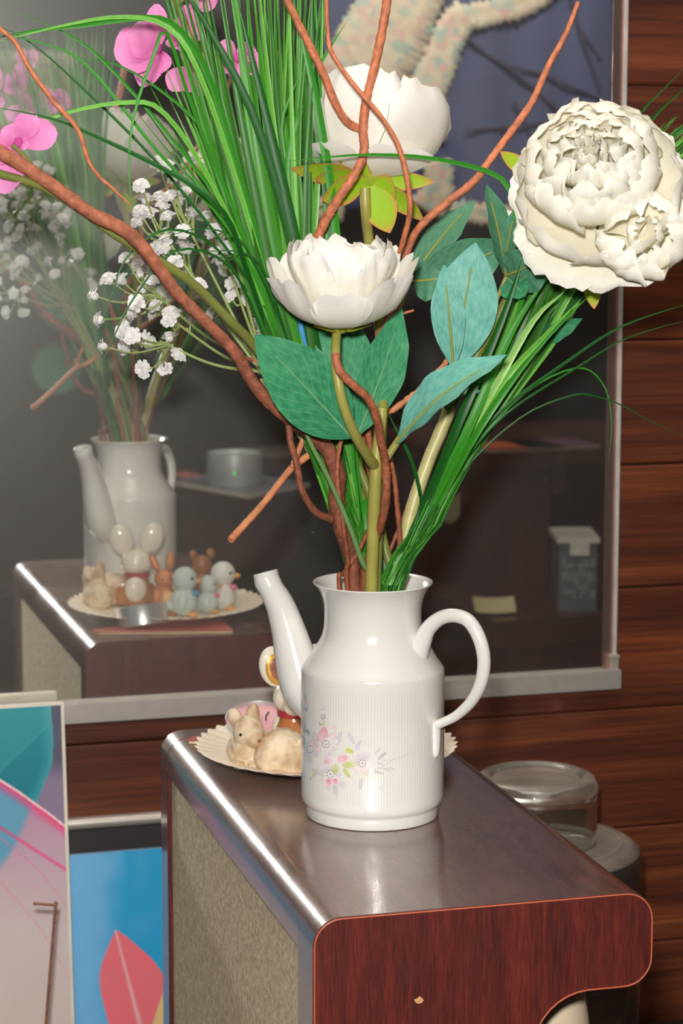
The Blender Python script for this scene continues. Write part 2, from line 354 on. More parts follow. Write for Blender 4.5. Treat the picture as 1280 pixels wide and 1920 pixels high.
M_twig = plain('orange brown willow bark', rgb(190, 112, 76), rough=0.6, var=0.32, scale=150, bump=0.9)
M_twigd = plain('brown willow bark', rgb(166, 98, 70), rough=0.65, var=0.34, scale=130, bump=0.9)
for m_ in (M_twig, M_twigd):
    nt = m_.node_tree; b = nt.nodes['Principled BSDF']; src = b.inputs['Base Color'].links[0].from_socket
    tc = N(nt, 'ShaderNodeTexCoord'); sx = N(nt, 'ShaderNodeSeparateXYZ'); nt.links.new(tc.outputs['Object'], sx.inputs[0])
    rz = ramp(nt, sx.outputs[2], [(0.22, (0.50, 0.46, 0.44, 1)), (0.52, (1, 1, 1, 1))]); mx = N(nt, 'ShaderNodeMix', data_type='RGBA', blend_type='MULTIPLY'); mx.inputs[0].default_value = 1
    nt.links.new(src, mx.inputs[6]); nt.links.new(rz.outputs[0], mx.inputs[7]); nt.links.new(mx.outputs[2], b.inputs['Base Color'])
M_twigl = plain('pale bare willow', rgb(198, 126, 84), rough=0.65, var=0.25, scale=80, bump=0.5)
M_blossom = plain('white foam blossom', rgb(238, 236, 234), rough=0.8, var=0.03, trans=0.2)
M_plate = plain('cream scalloped ceramic', rgb(236, 222, 202), rough=0.55, var=0.04)
M_vcol = vcol_mat('printed colours', rough=0.45, var=0.03)

# ================================================================ SETTING
ZT = -0.01532                                       # top of the mirror rail, at the wall
XM = 0.9384                                         # right edge of the mirror
room = [('floor', (-1.7, -4.6, -0.80), (3.3, 0.03, -0.75), M_floor), ('ceiling', (-1.7, -4.6, 1.7), (3.3, 0.03, 1.75), M_ceil),
        ('wall_front', (-1.7, -4.65, -0.75), (3.3, -4.6, 1.7), M_room), ('wall_left', (-1.75, -4.6, -0.75), (-1.7, 0.03, 1.7), M_room),
        ('wall_right', (3.3, -4.6, -0.75), (3.35, 0.03, 1.7), M_room)]
for n, lo, hi, m in room: struct(MB().box(lo, hi).build(n, m, smooth=False))
wb = struct(MB().box((-1.7, 0.03, -0.75), (3.3, 0.08, 1.7)).build('wall_back', M_dark, smooth=False))
pitch_b = 0.1335; z0 = -0.0623
board_me = None
for k in range(-5, 13):
    zb = z0 + k*pitch_b
    if zb < -0.76: continue
    for (xa, xb) in ((-1.7, 3.3),):
        hi = min(zb+pitch_b-0.0013, 1.69)
        # tongue and groove board: chamfered top, small shadow gap below
        out = [(0.0022, zb), (0.0005, zb+0.0025), (0.0005, hi-0.002), (0.0018, hi), (0.03, hi), (0.03, zb)]
        v = [Vector((x, y, z)) for x in (xa, xb) for y, z in out]; n = 6
        f = [tuple(range(n)), tuple(range(2*n-1, n-1, -1))]+[(i, (i+1) % n, (i+1) % n+n, i+n) for i in range(n)]
        o = MB().add(v, f).build('board', M_board, wb, smooth=False); o.location = (0, 0, 0)
        # shift the grain between boards
        o.location.x = random.uniform(-0.3, 0.3)
# lower recess behind the posters: aluminium trim and a black panel
q = at_y(200, 1540, -0.012)
zs = q.z
tr = MB(); tr.tube([(-0.6, -0.012, zs), (0.57, -0.012, zs)], 0.0065, 12, 4); struct(tr.build('trim_1', M_alu))
struct(MB().box((-0.6, -0.004, -0.75), (0.57, -0.001, zs)).build('trim_2', plain('black lower panel', rgb(52, 47, 48), 0.5), smooth=False))

# mirror
mt = thing('wall_mirror', 'large dusty wall mirror with aluminium bottom rail on red wood boards', 'mirror')
MB().box((-1.0, -0.006, ZT-0.004), (XM-0.0135, -0.0005, 1.2)).build('mirror_glass', M_mirror, mt, smooth=False)
M_bevel = plain('silvered bevel', rgb(186, 156, 148), rough=0.36, metal=0.85, var=0.08, scale=4)
v = [(XM-0.0135, -0.0061, ZT), (XM, -0.003, ZT), (XM, -0.0005, ZT), (XM-0.0135, -0.0005, ZT)]
v = [Vector(p) for p in v]+[Vector((p[0], p[1], 1.2)) for p in v]
MB().add(v, [(0, 1, 2, 3), (7, 6, 5, 4), (0, 4, 5, 1), (1, 5, 6, 2), (2, 6, 7, 3), (3, 7, 4, 0)]).build('bevelled_edge', M_bevel, mt, smooth=False)
ed = MB().box((XM, -0.006, ZT), (XM+0.0032, -0.0005, 1.2)).build('glass_edge', plain('ground glass edge', rgb(216, 214, 208), 0.25, 0.3), mt, smooth=False)
MB().box((-1.0, -0.016, -0.0365), (0.944, -0.0005, ZT)).build('bottom_rail', M_alu, mt, smooth=False, bevel=0.001)
cp = MB(); cp.box((0.9345, -0.011, ZT), (0.9425, -0.004, ZT+0.016)); cp.box((0.9335, -0.0125, ZT+0.012), (0.9435, -0.003, ZT+0.015))
cp.build('corner_clip', M_alu, mt, smooth=False, bevel=0.0006)

# ================================================================ SHELF UNIT (the furniture end under the pot)
PHI = -0.010159
E1 = Vector((math.cos(PHI), math.sin(PHI), 0)); E2 = Vector((math.sin(PHI), -math.cos(PHI), 0))
BL = Vector((0.399573, -0.216683, 0)); LN = 0.563722
MU = Matrix(((E1.x, E2.x, 0, BL.x), (E1.y, E2.y, 0, BL.y), (0, 0, 1, 0), (0, 0, 0, 1)))    # local: (across, towards viewer, up)
def front(px, py):
    p = on_plane(px, py, BL+E2*LN, E2) - (BL+E2*LN); return p.dot(E1), p.z
WU = front(1224, 1700)[0]
zarm = front(1190, 1849)[1]
xleg, _ = front(990, 1920)
su = thing('shelf_unit', 'dark mahogany shelf unit end with rounded arm carrying the white coffee pot', 'furniture')
def rounded(r_tl=0.02, r_tr=0.021, inset=0.0, zlow=-0.75):
    W = WU; pts = [(inset, zlow)]
    def arc(cx, cz, r, a0, a1, n=8):
        for i in range(n+1):
            a = math.radians(a0+(a1-a0)*i/n); pts.append((cx+r*math.cos(a), cz+r*math.sin(a)))
    arc(r_tl, -r_tl, r_tl-inset, 180, 90); arc(W-r_tr, -r_tr, r_tr-inset, 90, 0)
    arc(W-r_tr, zarm+r_tr, r_tr-inset, 0, -90)
    rc = 0.042; xc = xleg+rc+0.004
    pts.append((xc+0.02, zarm+inset))
    arc(xc, zarm-rc+inset*0, rc+inset, 90, 180)
    pts.append((xc-rc-inset, zlow)); return pts
TH = 0.042
v, f = prism(rounded(), LN-TH, LN, MU); fb = MB().add(v, f).build('front_board', M_front, su, smooth=False)
# orange edge line around the front face
op = [MU @ Vector((a, LN+0.0002, b)) for a, b in rounded(inset=0.0006)]
eb = MB()
for i in range(len(op)-1): eb.tube([op[i], op[i+1]], 0.0006, 5, 1)
eb.build('edge_line', plain('orange edge band', rgb(190, 96, 66), 0.5, var=0.08), su)
v, f = prism(rounded(), 0.0, 0.03, MU); MB().add(v, f).build('back_board', M_front, su, smooth=False)
# post-formed top: follows the rounded corners, wraps down the left side and round the arm
outer = rounded(inset=0.0)[1:]                      # starts at the left tangent point
iend = 9+9+9
prof_o = [(0.0005, -0.034)]+[(a, b) for a, b in outer[:iend]]
def offs(a, b, t):                                  # shrink towards the inside of the top
    cx = min(max(a, 0.022), WU-0.022); cz = min(b, -0.021); cz = max(cz, zarm+0.021)
    d = Vector((a-cx, b-cz)); d = d.normalized() if d.length > 1e-6 else Vector((0, 1)); return (a-d.x*t, b-d.y*t)
prof_i = [(0.015, -0.034)]+[offs(a, b, 0.015) for a, b in outer[:iend]]
loop = prof_o+prof_i[::-1]
nn = len(prof_o); v = []; f = []
ys = (0.0302, LN-TH-0.0004)
for y in ys: v += [MU @ Vector((a, y, b)) for a, b in loop]
m2 = len(loop)
for i in range(m2): f.append((i, (i+1) % m2, (i+1) % m2+m2, i+m2))
for i in range(nn-1):
    f.append((i, i+1, m2-2-i, m2-1-i)); f.append((i+m2, m2+m2-1-i, m2+m2-2-i, i+1+m2))
MB().add(v, f).build('top_board', M_top, su, smooth=True)
# front and back boards carry the same dusty veneer on their upper faces: thin veneer strips set on them
for (ya, yb) in ((LN-TH, LN-0.0012), (0.0006, 0.03)):
    pr = [(a, b) for a, b in rounded(inset=-0.0005)[1:1+9+9]]
    pr = [(-0.0005, -0.7)]+pr if ya > 0.1 else [(-0.0005, -0.7)]+pr
    pi_ = [offs(a, b, 0.0012) if i else (0.0007, -0.7) for i, (a, b) in enumerate(pr)]
    lp = pr+pi_[::-1]; k = len(lp); h = len(pr); v = []; f = []
    for y in (ya, yb): v += [MU @ Vector((a, y, b)) for a, b in lp]
    for i in range(k): f.append((i, (i+1) % k, (i+1) % k+k, i+k))
    for i in range(h-1): f.append((i, i+1, k-2-i, k-1-i)); f.append((i+k, 2*k-1-i, 2*k-2-i, i+1+k))
    MB().add(v, f).build('edge_veneer', M_top, su, smooth=True)
MB().box((0.004, 0.0301, -0.75), (0.014, LN-TH-0.0005, -0.0338), MU).build('side_panel', M_chip, su, smooth=False)
# torn spot on the front face
a, b = front(785, 1876); tp = []
for i in range(9):
    an = 2*PI*i/9; r = 0.0036*random.uniform(0.65, 1.15); tp.append((a+r*math.cos(an), b+r*0.8*math.sin(an)))
v, f = prism(tp, LN-0.001, LN+0.0006, MU); MB().add(v, f).build('torn_spot', plain('bare split wood', rgb(206, 150, 100), 0.8, var=0.3, scale=500), su, smooth=False)
MB().box((0.014, 0.03, -0.75), (WU-0.03, 0.036, -0.07), MU).build('inner_board', M_dark, su, smooth=False)

# ================================================================ COFFEE POT
pot = thing('coffee_pot', 'white porcelain coffee pot with floral print used as a flower vase', 'coffee pot')
T0 = Matrix.Translation((PX0, PY0, 0))
prof = [(0.0, 0.004), (0.045, 0.004), (0.0495, 0.0), (0.0527, 0.0006), (0.0535, 0.002), (0.0535, 0.0085), (0.0538, 0.0102), (0.0558, 0.0118), (0.0570, 0.0148), (0.0575, 0.019),
        (0.0575, 0.05), (0.0575, 0.09), (0.0575, 0.1185), (0.0572, 0.1203), (0.0562, 0.1222), (0.054, 0.125), (0.0508, 0.1295), (0.0470, 0.1362), (0.0430, 0.1418), (0.0405, 0.1472), (0.0392, 0.154), (0.0388, 0.162),
        (0.0390, 0.170), (0.0402, 0.1765), (0.0424, 0.1822), (0.0452, 0.1868), (0.0470, 0.1886), (0.0477, 0.1895), (0.0474, 0.1902), (0.0462, 0.1900),
        (0.0435, 0.1875), (0.0408, 0.1815), (0.0388, 0.1775), (0.0388, 0.1755), (0.0365, 0.174), (0.036, 0.165), (0.0365, 0.154), (0.040, 0.143), (0.05, 0.128), (0.054, 0.118), (0.054, 0.02), (0.05, 0.012), (0.0, 0.011)]
bd = MB().lathe(prof, 160, T0); body = bd.build('pot_body', None, pot)
mr, nt, b = new_mat('ribbed porcelain')
tc = N(nt, 'ShaderNodeTexCoord'); mp = N(nt, 'ShaderNodeMapping'); mp.inputs['Location'].default_value = (-PX0, -PY0, 0); nt.links.new(tc.outputs['Object'], mp.inputs[0])
sx = N(nt, 'ShaderNodeSeparateXYZ'); nt.links.new(mp.outputs[0], sx.inputs[0])
at = N(nt, 'ShaderNodeMath', operation='ARCTAN2'); nt.links.new(sx.outputs[1], at.inputs[0]); nt.links.new(sx.outputs[0], at.inputs[1])
mu = N(nt, 'ShaderNodeMath', operation='MULTIPLY'); mu.inputs[1].default_value = 150; nt.links.new(at.outputs[0], mu.inputs[0])
si = N(nt, 'ShaderNodeMath', operation='SINE'); nt.links.new(mu.outputs[0], si.inputs[0])
zr = ramp(nt, sx.outputs[2], [(0.019, (0, 0, 0, 1)), (0.022, (1, 1, 1, 1)), (0.112, (1, 1, 1, 1)), (0.115, (0, 0, 0, 1))])
m3 = N(nt, 'ShaderNodeMath', operation='MULTIPLY'); nt.links.new(si.outputs[0], m3.inputs[0]); nt.links.new(zr.outputs[0], m3.inputs[1])
bp = N(nt, 'ShaderNodeBump'); bp.inputs['Strength'].default_value = 0.10; bp.inputs['Distance'].default_value = 0.0006; nt.links.new(m3.outputs[0], bp.inputs['Height']); nt.links.new(bp.outputs[0], b.inputs['Normal'])
cr = ramp(nt, m3.outputs[0], [(0.0, rgb(223, 221, 215)), (1.0, rgb(216, 213, 206))]); nt.links.new(cr.outputs[0], b.inputs['Base Color'])
b.inputs['Roughness'].default_value = 0.18; b.inputs['Coat Weight'].default_value = 0.5; b.inputs['Coat Roughness'].default_value = 0.05
body.data.materials.clear(); body.data.materials.append(mr)
HD = Vector((0.69, -0.724, 0)).normalized()          # handle direction; the spout points the other way
HN = Vector((HD.y, -HD.x, 0))
AX = Vector((PX0, PY0, 0))
def onh(px, py): return on_plane(px, py, AX, HN)
sp_pts = [onh(600, 1330), onh(570, 1288), onh(553, 1230), onh(540, 1180), onh(525, 1135), onh(509, 1105), onh(498, 1084)]
spout = MB().tube(sp_pts, [0.0165, 0.0190, 0.0168, 0.0140, 0.0120, 0.0104, 0.0112], 20, 30, cap=False)
so = spout.build('spout', M_porc, pot)
n = 31*20
for i in range(30*20, min(n, len(so.data.vertices))):        # cut the mouth on a slant with a small lip
    vv = so.data.vertices[i]; d = (vv.co-AX).dot(-HD); vv.co.z += (d-0.086)*0.35
bmm = bmesh.new(); bmm.from_mesh(so.data); bmesh.ops.solidify(bmm, geom=bmm.faces[:], thickness=0.0016); bmm.to_mesh(so.data); bmm.free()
so.data.polygons.foreach_set('use_smooth', [True]*len(so.data.polygons))
h_pts = [onh(778, 1236), onh(789, 1208), onh(802, 1180), onh(824, 1160), onh(850, 1154), onh(878, 1164), onh(898, 1196), onh(907, 1236), onh(902, 1278), onh(884, 1314), onh(855, 1342), onh(826, 1356), onh(812, 1362)]
hm = MB().tube(h_pts, [0.0105, 0.0080, 0.0064, 0.0058, 0.0056, 0.0056, 0.0055, 0.0054, 0.0052, 0.0046, 0.0040, 0.0038, 0.0045], 14, 60)
hm.tube([onh(813, 1352), onh(814, 1370), onh(815, 1395), onh(815, 1414), onh(814, 1420)], [0.0052, 0.0054, 0.0046, 0.0036, 0.0016], 12, 16)
hm.build('handle', M_porc, pot)
# flower transfer print, laid on the curved side
RC = 0.0575
def cyl(px, py, lay):
    v = ray(px, py); o = CAM-AX; a = v.x**2+v.y**2; bq = o.x*v.x+o.y*v.y; c = o.x**2+o.y**2-(RC+0.00012+lay*0.00004)**2
    dd = bq*bq-a*c
    if dd < 0: dd = 0
    return CAM+v*((-bq-math.sqrt(dd))/a)
dec = MB()
def q7(x, y): return 540+x*0.25, 1250+y*0.25
def spot(x, y, rx, ry, rot, col, lay, tipc=None):
    """petal or leaf: pointed ellipse in print coordinates"""
    n = 14; v = []; cr_, sr = math.cos(math.radians(rot)), math.sin(math.radians(rot))
    for i in range(n):
        a = 2*PI*i/n; ex, ey = rx*math.cos(a), ry*math.sin(a)*(1-0.25*math.cos(a))
        X, Y = x+ex*cr_-ey*sr, y+ex*sr+ey*cr_; v.append(cyl(*q7(X, Y), lay))
    v.append(cyl(*q7(x, y), lay)); base = len(dec.v)
    dec.add(v, [(i, (i+1) % n, n) for i in range(n)], col)
    if tipc:
        for i in range(n):
            t = 0.5+0.5*math.cos(2*PI*i/n); dec.c[base+i] = tuple(col[k]+(tipc[k]-col[k])*t for k in range(4))
W_, PK, HP, GR, DG, YG, LV = rgb(227, 221, 217), rgb(226, 192, 198), rgb(226, 150, 168), rgb(198, 194, 194), rgb(164, 161, 165), rgb(196, 198, 136), rgb(208, 200, 206)
for (x, y, rx, ry, rot, c, t) in [
    (475, 540, 48, 15, 62, LV, GR), (525, 590, 45, 14, -60, LV, GR), (700, 672, 45, 10, -42, GR, DG), (668, 640, 38, 10, -55, LV, GR), (690, 728, 30, 8, 20, LV, GR), (680, 795, 42, 11, 15, GR, GR), (545, 880, 45, 16, 98, LV, GR),
    (690, 910, 28, 8, 0, LV, LV), (150, 495, 30, 14, 60, DG, GR), (118, 440, 60, 14, 85, GR, DG), (115, 570, 60, 16, 80, DG, GR), (150, 680, 50, 34, 60, GR, LV), (200, 800, 36, 16, 130, GR, YG), (205, 780, 30, 12, 10, GR, YG), (168, 840, 10, 6, 80, DG, DG),
    (440, 800, 45, 17, 55, YG, YG), (590, 815, 42, 14, 35, rgb(214, 212, 176), W_), (265, 425, 20, 10, -80, YG, YG), (240, 432, 16, 7, 60, DG, GR), (262, 375, 24, 22, 90, GR, DG), (128, 300, 40, 22, 80, LV, DG), (126, 220, 30, 12, 80, GR, DG),
    (355, 930, 55, 20, 80, GR, LV), (410, 900, 42, 30, 70, LV, W_), (300, 920, 36, 24, 100, LV, W_), (740, 770, 26, 6, 8, GR, GR), (780, 765, 22, 6, 25, GR, GR)]:
    spot(x, y, rx, ry, rot, c, 0, t)
for (x, y, rx, ry, rot, c, t) in [
    (205, 545, 60, 22, 78, LV, DG), (380, 540, 55, 20, -70, LV, GR), (335, 480, 42, 32, -60, W_, PK), (262, 512, 62, 38, -80, PK, HP), (325, 545, 55, 36, -75, W_, PK), (215, 600, 46, 30, 55, W_, PK), (205, 590, 28, 16, 60, PK, HP),
    (300, 600, 70, 44, 90, W_, LV), (290, 655, 46, 32, 70, W_, LV), (360, 590, 50, 30, 110, W_, LV), (310, 700, 46, 34, 170, W_, PK), (300, 712, 28, 16, 170, PK, HP), (405, 690, 54, 36, -20, W_, PK), (405, 690, 40, 24, -20, PK, HP),
    (262, 335, 24, 18, 60, LV, W_), (262, 338, 9, 9, 0, W_, W_), (130, 270, 22, 16, 80, PK, LV),
    (530, 670, 40, 32, -120, LV, W_), (590, 665, 44, 34, -50, LV, W_), (615, 730, 40, 32, 10, W_, LV), (575, 775, 34, 28, 70, W_, PK), (520, 770, 30, 24, 120, W_, PK), (500, 715, 34, 28, 180, LV, W_),
    (262, 800, 40, 30, 180, LV, GR), (275, 830, 36, 26, 140, W_, PK), (305, 862, 36, 30, 90, W_, PK), (355, 855, 34, 28, 60, W_, PK), (385, 810, 36, 28, 0, LV, W_), (330, 755, 34, 26, -70, LV, W_), (275, 770, 34, 24, -140, LV, W_),
    (165, 570, 30, 22, -80, LV, GR), (200, 650, 30, 22, 40, LV, GR), (140, 650, 30, 22, 120, LV, GR), (130, 600, 28, 20, 190, LV, GR)]:
    spot(x, y, rx, ry, rot, c, 1, t)
for (x, y, r) in ((555, 725, 26), (318, 805, 28), (167, 620, 24), (285, 582, 26)):
    for i in range(9):
        a = 2*PI*i/9; spot(x+r*math.cos(a), y+r*math.sin(a), 7, 5, 0, DG, 2)
    spot(x, y, r*0.75, r*0.75, 0, W_, 2); spot(x, y, r*0.3, r*0.3, 0, DG, 3)
for (x, y, rx, ry, rot, c, t) in [(305, 866, 26, 20, 90, HP, PK), (355, 860, 24, 18, 60, HP, PK), (355, 765, 40, 24, -80, YG, rgb(214, 214, 160)), (465, 735, 58, 26, -5, YG, rgb(220, 218, 170)), (462, 632, 36, 18, 20, rgb(206, 206, 120), YG)]:
    spot(x, y, rx, ry, rot, c, 2, t)
for ln in ([(640, 775), (720, 745), (790, 695), (850, 680), (905, 645)], [(700, 715), (770, 690)], [(640, 770), (740, 760), (800, 770)], [(262, 425), (258, 380)], [(262, 320), (285, 285)], [(262, 320), (255, 280)], [(128, 450), (126, 200)], [(690, 700), (735, 650)]):
    for i in range(len(ln)-1):
        (x0, y0), (x1, y1) = ln[i], ln[i+1]; k = 4
        for j in range(k):
            ax_, ay = x0+(x1-x0)*j/k, y0+(y1-y0)*j/k; bx_, by_ = x0+(x1-x0)*(j+1)/k, y0+(y1-y0)*(j+1)/k
            d = Vector((bx_-ax_, by_-ay)).normalized()*2.2
            dec.add([cyl(*q7(ax_-d.y, ay+d.x), 0), cyl(*q7(ax_+d.y, ay-d.x), 0), cyl(*q7(bx_+d.y, by_-d.x), 0), cyl(*q7(bx_-d.y, by_+d.x), 0)], [(0, 1, 2, 3)], GR)
dm = vcol_mat('transfer print on glaze', rough=0.2, var=0.02)
mesh_obj('floral_print', dec.v, dec.f, dm, pot, True, dec.c)

# ================================================================ PLATE AND ORNAMENTS
PC = Vector((0.519, -0.3600, 0.0))
PR = 0.1145
def rip(r, z, a):
    t = max(0.0, (r-0.066)/(PR-0.066))
    k = math.cos(a*46)
    return r+0.0016*t*k*(1 if r > 0.1 else 0.5), z+0.0009*t*k
pp = [(0.0, 0.0032), (0.05, 0.0032), (0.072, 0.0036), (0.082, 0.0048), (0.092, 0.0068), (0.102, 0.0090), (0.109, 0.0106), (0.1138, 0.0118), (PR, 0.0116), (0.109, 0.0094), (0.1, 0.0068), (0.088, 0.0036), (0.074, 0.0008), (0.066, 0.0), (0.0, 0.0)]
M_plate_o = MB().lathe(pp, 276, Matrix.Translation(PC+Vector((0, 0, 0.0045))), ripple=rip).build('scalloped_plate', M_plate)
tag(M_plate_o, 'cream plate with scalloped rim holding small animal ornaments behind the coffee pot', 'plate')
ca, cb = seen_z(180, 1182, 0.003), seen_z(432, 1179, 0.003)
bk = thing('folded_leaflet', 'thin red folded leaflet lying under the scalloped plate', 'leaflet')
bx = [(ca.x-0.006, ca.y-0.004), (cb.x, cb.y+0.006), (cb.x+0.004, cb.y-0.11), (ca.x+0.002, ca.y-0.105)]
# pink corner that shows on the viewer's side
cn = at_z(352, 1391, 0.002)
bx = [(ca.x, ca.y), (cb.x, cb.y), (cb.x+0.003, cb.y-0.10), (cn.x+0.03, cn.y-0.015), (cn.x, cn.y)]
def slab(name, pts, z0_, z1_, mat, par):
    n = len(pts); v = [(x, y, z) for z in (z0_, z1_) for x, y in pts]
    return MB().add(v, [tuple(range(n-1, -1, -1)), tuple(range(n, 2*n))]+[(i, (i+1) % n, (i+1) % n+n, i+n) for i in range(n)]).build(name, mat, par, smooth=False)
slab('cover', bx, 0.0026, 0.0042, plain('red leaflet cover', rgb(176, 84, 74), 0.5), bk)
slab('pages', [(x*0.99+PC.x*0.01, y*0.99+PC.y*0.01) for x, y in bx], 0.0004, 0.0026, plain('cream leaflet pages', rgb(214, 190, 150), 0.8), bk)
PZ = 0.0078                                          # plate's inner surface
M_eye = plain('black glazed eye', rgb(18, 16, 16), 0.15, var=0.0)
def eyes(parent, pts, r=0.0013, mat=None):
    for p in pts: MB().ball(p, r, 10, 6).build('eye', mat or M_eye, parent)
def fur_mat(name, a, b_, c, sc=55):
    m, nt, bs = new_mat(name)
    tc = N(nt, 'ShaderNodeTexCoord'); nz = N(nt, 'ShaderNodeTexNoise'); nz.inputs['Scale'].default_value = sc; nz.inputs['Detail'].default_value = 6; nt.links.new(tc.outputs['Object'], nz.inputs['Vector'])
    r = ramp(nt, nz.outputs['Fac'], [(0.32, a), (0.52, b_), (0.72, c)]); nt.links.new(r.outputs[0], bs.inputs['Base Color']); bs.inputs['Roughness'].default_value = 0.7
    n2 = N(nt, 'ShaderNodeTexNoise'); n2.inputs['Scale'].default_value = 420; nt.links.new(tc.outputs['Object'], n2.inputs['Vector'])
    bp = N(nt, 'ShaderNodeBump'); bp.inputs['Strength'].default_value = 0.35; bp.inputs['Distance'].default_value = 0.001; nt.links.new(n2.outputs['Fac'], bp.inputs['Height']); nt.links.new(bp.outputs[0], bs.inputs['Normal'])
    return m
M_fur = fur_mat('painted beige rabbit fur', rgb(176, 140, 104), rgb(220, 198, 166), rgb(236, 220, 194))
def on_plate(px, py, y, z=PZ): p = at_y(px, py, y); return p
RV = Vector((RT.x, RT.y, 0)).normalized(); TV = Vector((-FW.x, -FW.y, 0)).normalized()    # picture-right and towards-viewer, level
def loc(c, r, t, u): return c+RV*r+TV*t+Vector((0, 0, u))
# upright beige rabbit
c = at_z(462, 1436, PZ)
rb = thing('rabbit_figurine', 'small upright beige rabbit ornament with raised ears on the plate', 'ornament', 'ornaments on the plate')
ROT = (0, 0, -YAW)
def lcs(c, r, t, u): return loc(c, r*1.12, t*1.05, u*0.97)
blob('body', [(lcs(c, 0, -0.008, 0.013), (0.0180, 0.020, 0.0168), ROT), (lcs(c, 0.001, 0.002, 0.020), (0.0150, 0.0135, 0.0150), ROT), (lcs(c, 0.002, 0.008, 0.0335), (0.0140, 0.0140, 0.0138), ROT), (lcs(c, 0.0075, 0.0165, 0.0285), (0.0082, 0.0085, 0.0074), ROT),
              (lcs(c, -0.006, 0.010, 0.004), (0.0058, 0.009, 0.0042), ROT), (lcs(c, 0.006, 0.010, 0.004), (0.0058, 0.009, 0.0042), ROT), (lcs(c, 0.016, -0.004, 0.012), (0.012, 0.014, 0.012), ROT)], M_fur, rb, 0.0016, 0.0006)
for (r, u, h, tl) in ((-0.0085, 0.043, 0.0085, -0.25), (0.0048, 0.0455, 0.0105, 0.1)):
    blob('ear', [(lcs(c, r, -0.002, u), (0.0066, 0.0046, h*1.1), (0.1, tl, -YAW))], M_fur, rb, 0.0014)
eyes(rb, [lcs(c, -0.0035, 0.0200, 0.0335)], 0.0014); eyes(rb, [lcs(c, 0.0095, 0.0152, 0.0365)], 0.0012)
MB().ball(lcs(c, 0.0103, 0.0226, 0.0288), (0.0024, 0.0018, 0.0016), 8, 6).build('nose', plain('brown nose paint', rgb(128, 78, 44), 0.5), rb)
# curled rabbit
c = at_z(532, 1443, PZ)
rc_ = thing('rabbit_figurine', 'small beige rabbit ornament curled up asleep beside the upright rabbit', 'ornament', 'ornaments on the plate')
blob('body', [(loc(c, -0.002, 0, 0.016), (0.0235, 0.020, 0.0205), ROT), (loc(c, -0.010, 0.006, 0.012), (0.016, 0.014, 0.0135), ROT), (loc(c, 0.019, 0.006, 0.013), (0.011, 0.0125, 0.0145), ROT), (loc(c, 0.010, 0.014, 0.004), (0.012, 0.006, 0.004), ROT)], M_fur, rc_, 0.0016, 0.0008)
for r in (0.012, 0.024): blob('ear', [(loc(c, r, 0.010, 0.021), (0.0040, 0.004, 0.011), (0.35, 0.2, -YAW))], M_fur, rc_, 0.0014)
eyes(rc_, [loc(c, 0.021, 0.0180, 0.012)], 0.0012)
blob('tail', [(loc(c, -0.0245, -0.004, 0.010), (0.005, 0.005, 0.005))], M_fur, rc_, 0.0014)
# tealight, tipped against the rabbits
p = at_y(484, 1352, -0.285)
tl = thing('tealight', 'pink tealight candle in a metal cup leaning behind the beige rabbits', 'candle')
ax_t = (TV*0.28+Vector((0, 0, 0.95))).normalized(); MT = frame_to(p-ax_t*0.019, ax_t, RV) @ Matrix.Scale(1.14, 4)
MB().lathe([(0.0, 0.0), (0.0240, 0.0), (0.0250, 0.001), (0.0254, 0.019), (0.0262, 0.0205), (0.0256, 0.0208), (0.0248, 0.019), (0.0244, 0.0012), (0.0, 0.001)], 40, MT).build('metal_cup', M_alu2, tl)
MB().lathe([(0.0, 0.0012), (0.0242, 0.0012), (0.0246, 0.017), (0.020, 0.0166), (0.0, 0.016)], 40, MT).build('wax', plain('pink wax', rgb(222, 164, 172), 0.45, var=0.04, sss=0.2), tl)
MB().tube([MT @ Vector((0.006, 0.002, 0.016)), MT @ Vector((0.0065, 0.001, 0.021)), MT @ Vector((0.0085, 0.001, 0.0245))], 0.0007, 6, 8).build('wick', M_eye, tl)
# tall glazed rabbit with white ears (stands behind the pot, its back shows in the mirror)
M_cw = plain('cream glazed ceramic', rgb(224, 214, 198), 0.15, var=0.03, coat=0.5); M_cb = plain('caramel glazed ceramic', rgb(180, 116, 70), 0.18, var=0.1, coat=0.4); M_gold = plain('gold lustre line', rgb(214, 160, 70), 0.3, 0.4)
sc = seen_z(252, 1140, PZ); gr_ = thing('glazed_rabbit', 'glazed ceramic rabbit with cream oval ears and red collar behind the pot spout', 'ornament', 'ornaments on the plate')
sc = Vector((sc.x+0.004, -0.372, PZ))
blob('body', [(sc+Vector((0, 0, 0.018)), (0.0185, 0.018, 0.021)), (sc+Vector((0, 0.001, 0.033)), (0.0135, 0.013, 0.015)), (sc+Vector((-0.018, -0.006, 0.014)), (0.008, 0.011, 0.013)), (sc+Vector((0.018, -0.006, 0.014)), (0.008, 0.011, 0.013))], M_cb, gr_, 0.0018)
blob('head', [(sc+Vector((0, 0, 0.054)), (0.0195, 0.0175, 0.0155)), (sc+Vector((-0.004, -0.014, 0.049)), (0.010, 0.009, 0.009))], M_cw, gr_, 0.0018)
MB().lathe([(0.0128, -0.003), (0.0150, -0.002), (0.0150, 0.002), (0.0128, 0.003)], 24, Matrix.Translation(sc+Vector((0, 0.0005, 0.0400))), close=True).build('collar', plain('red collar paint', rgb(170, 50, 54), 0.25), gr_)
blob('chest', [(sc+Vector((-0.004, 0.0125, 0.024)), (0.0135, 0.0085, 0.0160))], M_cw, gr_, 0.0016)
